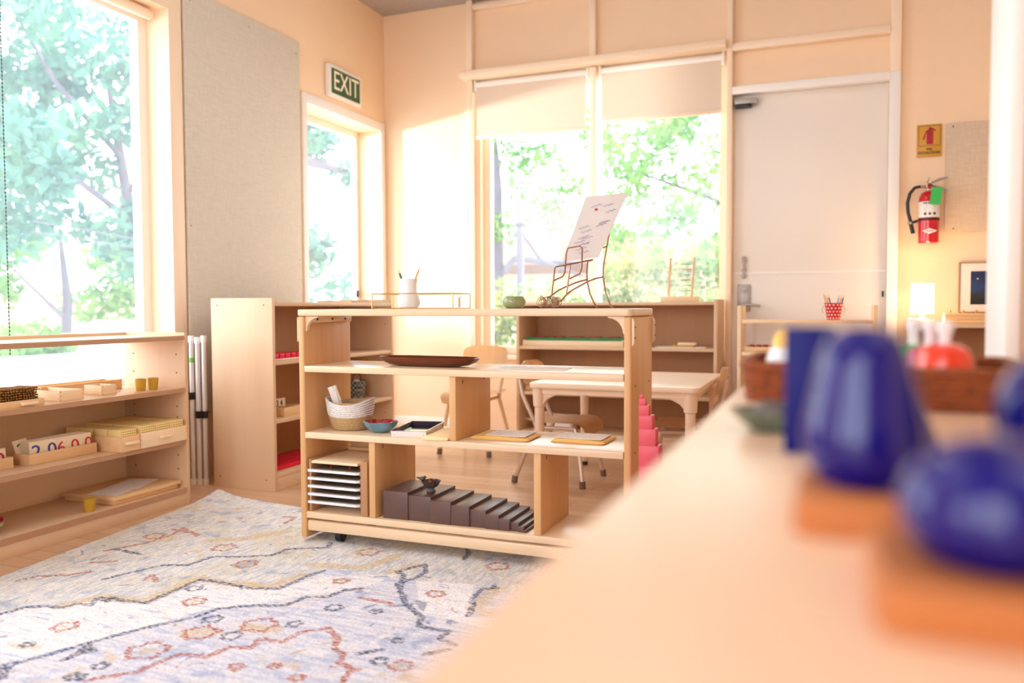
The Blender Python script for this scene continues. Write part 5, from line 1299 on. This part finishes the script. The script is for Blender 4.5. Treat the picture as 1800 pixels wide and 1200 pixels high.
b.build('boards', M['fence'], t); MB().box(-.05, -4.2, .9, -.002, 3.25, .98).build('rail', M['fence'], t)
t = thing('covered_grill', 'rounded white covered shape standing outside the big window', 'garden cover', (-6.1, 5.55, -.2))
b = MB(); b.prism([(-.25, .0), (.25, 0), (.24, .75), (.2, .93), (.08, 1.0), (-.1, .99), (-.2, .92), (-.24, .75)], 0, -.22, .22, bev=.04); b.build('cover', M['ceram'], t); MB().box(-.2, -.2, -.0, .2, .2, .02).build('hem', M['white'], t)
t = thing('garden_lantern', 'pale boxy lantern on a thin post outside the big window', 'lantern', (-6.6, 4.72, -.2))
MB().box(-.06, -.075, 1.0, .06, .075, 1.22, .01).build('lantern_head', M['wallc'], t); MB().tube([(0, 0, 0), (0, 0, 1.0)], .02, 8).build('post', M['bark'], t)
t = thing('bright_fill_wall', 'added low white wall giving the bright patch outside the big window', 'wall', (-5.0, 2.9, -.2))  # added wall, its white fills in for blown-out ground
MB().box(-.1, -2.2, 0, .1, 1.75, .74, .01).build('wall_body', M['ceram'], t); MB().box(-.13, -2.22, .74, .13, 1.78, .78, .008).build('coping', M['ceram'], t)
t = thing('power_line', 'pale overhead wires crossing behind the trees', 'wire', (-7.2, 6.4, 1.7))
b = MB()
for z in (0, -.1): b.tube([(0, -.8, z+.05), (0, 0, z), (0, .8, z-.05)], .006, 6)
b.build('wire', M['bark'], t)
# seen through the glazed exit
bl = [(rs.uniform(-.3, .3), rs.uniform(-.9, .55), z, .33, .36, .22, 95) for z in (1.35, 1.55, 1.7, 1.9, 2.0, 2.2, 2.45, 2.9, 3.1, 3.3, 3.45, 3.6, 1.3, 1.75, 3.2)]
tree('green tree with two level grey branches seen through the glazed exit', (-6.2, 9.0, -.2), ([(0, -1.6, 0), (0, -1.5, 2), (0, -1.3, 4.2)], [.14, .12, .07]),
     [([(0, -1.5, 2.6), (0, -.6, 2.95), (.05, .2, 2.95), (.05, .9, 2.9)], [.09, .075, .06, .04]), ([(0, -1.5, 1.7), (0, -.5, 2.02), (0, .1, 1.95), (0, .7, 1.75)], [.05, .04, .03, .015]), ([(0, -1.3, 3.3), (0, -.4, 3.25), (0, .6, 3.15)], [.04, .03, .015])],
     bl, .15, 'leafa', 13)
# back garden
bl = [(x, rs.uniform(-.2, .3), z, .30, .3, .22, 210) for x in [-2.9+.28*k for k in range(15)] for z in (.40, .75, 1.05)]+[(x, .1, z, .3, .3, .24, 150) for x in (-.1, .2, .5, .8, 1.1, 1.4) for z in (1.35, 1.55)]+[(x, .1, 1.25, .3, .3, .2, 120) for x in (-1.3, -.9)]
t = thing('flowering_hedge', 'leafy hedge running along the bottom of the back window', 'hedge', (-1.95, 8.0, -.2)); MB().tube([(-1.8, 0, 0), (-1.8, 0, .6)], [.02, .01], 6).build('stem', M['bark'], t); leaves('foliage', bl, .085, M['leafc'], t, 31)
bl = []
for k in range(44):
    x = rs.uniform(-1.0, 1.5); z = rs.uniform(1.5, 3.9)
    bl.append((x, rs.uniform(-.4, .4), z, .26, .3, .2, 92))
tree('bright green leafy tree behind the hedge, nearest the door side', (-2.15, 9.9, -.2), ([(1.6, .3, 0), (1.5, .3, 2), (1.3, .2, 3.6)], [.09, .07, .04]), [([(1.5, .3, 1.8), (.8, .2, 2.4), (-.2, .1, 2.8)], [.04, .03, .012])], bl, .105, 'leafb', 14)
bl = [(rs.uniform(-.4, 1.3), rs.uniform(-.3, .3), rs.uniform(2.0, 3.9), .26, .3, .2, 60) for k in range(20)]
tree('grey-trunked tree beside the thin post', (-4.62, 10.9, -.2), ([(0, 0, 0), (.0, 0, 1.4), (.02, 0, 2.8), (-.1, 0, 4.4)], [.17, .155, .13, .09]),
     [([(0, 0, 1.45), (.35, 0, 1.8), (.75, .05, 1.75), (1.3, .05, 1.72)], [.06, .05, .04, .02]), ([(.75, .05, 1.75), (.5, 0, 2.1), (.3, 0, 2.7)], [.03, .025, .012]), ([(.8, 0, 1.75), (1.3, 0, 1.55), (1.5, 0, 1.5)], [.03, .02, .01])], bl, .11, 'leafb', 15)
t = thing('wooden_post', 'thin blue-grey post beside the tree trunk outside the back window', 'post', (-3.38, 8.8, -.2)); b = MB(); b.box(-.035, -.035, 0, .035, .035, 2.05, .004); b.build('shaft', M['bark'], t); MB().box(-.05, -.05, 2.05, .05, .05, 2.09, .004).build('cap', M['bark'], t)
t = thing('garden_house', 'low cream house with a brown eave behind the back window trees', 'house', (-3.6, 12.6, -.2))
MB().box(-3.0, 0, 0, 2.4, 2.5, 1.75).build('wall', M['wallc'], t)
b = MB(); b.prism([(-.5, 1.72), (3.0, 1.72), (1.25, 2.35)], 0, -3.4, 2.9); b.build('roof', M['roofb'], t)
MB().box(-3.4, -.54, 1.62, 2.9, -.501, 1.78).build('eave_board', M['roofb'], t)

# ================================================================ light
w = bpy.data.worlds.new('World'); SC.world = w; w.use_nodes = True
nt = w.node_tree; nt.nodes.clear(); o = nt.nodes.new('ShaderNodeOutputWorld'); bg = nt.nodes.new('ShaderNodeBackground')
bg.inputs[0].default_value = (.88, .94, 1, 1); bg.inputs[1].default_value = WS; nt.links.new(bg.outputs[0], o.inputs[0])
def lamp(name, kind, loc, target, energy, color, **k):
    l = bpy.data.lights.new(name, kind); l.energy = energy; l.color = color
    for a, v in k.items(): setattr(l, a, v)
    ob = bpy.data.objects.new(name, l); COL.objects.link(ob); ob.location = loc
    ob.rotation_euler = (Vector(target)-Vector(loc)).to_track_quat('-Z', 'Y').to_euler()
    return ob
sun = lamp('sun', 'SUN', (10, 0, 12), (10-5.5, 0, 12-7), SUN, (1, .96, .88), angle=.03)
def portal(loc, tgt, sx, sy):
    p = lamp('window_portal', 'AREA', loc, tgt, 1, (1, 1, 1), shape='RECTANGLE', size=sx, size_y=sy); p.data.cycles.is_portal = True
portal((LX-.24, 1.95, 1.45), (0, 1.95, 1.45), 2.6, 2.0)
portal((LX-.24, 4.8, 1.15), (0, 4.8, 1.15), .95, 2.3)
portal((-1.495, D+.24, 1.53), (-1.495, 0, 1.53), 1.8, 2.0)
for x in (-2.35, -.65): portal((x, -2.12, 1.6), (x, 5, 1.6), 1.35, 2.3)
for x, y in ((-1.6, .9), (.9, .4), (-1.6, 3.2), (1.1, 3.6)):
    lamp('ceiling_fill', 'AREA', (x, y, CZ-.03), (x, y, 0), CL, (1, .92, .82), shape='RECTANGLE', size=1.2, size_y=1.2)  # unseen area lamps added as soft indoor fill
# unseen spot added outside to throw low reflected glare through the glazed exit
lamp('glare_spot', 'SPOT', (-7.2, 2.9, 1.55), (-2.75, 5.3, 1.75), GL, (1, .97, .9), spot_size=.42, spot_blend=.25, shadow_soft_size=.12)
lamp('table_lamp_glow', 'POINT', (.468, 5.06, .94), (0, 0, 0), 5, (1, .72, .42), shadow_soft_size=.06)

# ================================================================ camera
cam = bpy.data.cameras.new('camera'); co = bpy.data.objects.new('camera', cam); COL.objects.link(co)
yaw, pitch, roll = -.37745, -.04216, -.00349
f = Vector((math.sin(yaw)*math.cos(pitch), math.cos(yaw)*math.cos(pitch), math.sin(pitch))); r0 = Vector((math.cos(yaw), -math.sin(yaw), 0)); u0 = r0.cross(f)
rr = r0*math.cos(roll)+u0*math.sin(roll); uu = -r0*math.sin(roll)+u0*math.cos(roll)
mw = Matrix((rr, uu, -f)).transposed().to_4x4(); mw.translation = Vector((0, 0, .9)); co.matrix_world = mw
cam.sensor_width = 36; cam.lens = 1422.77/1800*36; cam.clip_start = .02
cam.dof.use_dof = True; cam.dof.focus_distance = 2.95; cam.dof.aperture_fstop = 1.8; cam.dof.aperture_blades = 9
SC.camera = co
SC.view_settings.view_transform = 'Standard'; SC.view_settings.look = 'None'; SC.view_settings.exposure = EXPO; SC.view_settings.gamma = 1
cy = SC.cycles; cy.use_denoising = True; cy.max_bounces = 10; cy.diffuse_bounces = 6; cy.transparent_max_bounces = 16; cy.sample_clamp_indirect = 8; cy.caustics_reflective = False; cy.caustics_refractive = False
try: cy.denoiser = 'OPENIMAGEDENOISE'
except Exception: pass
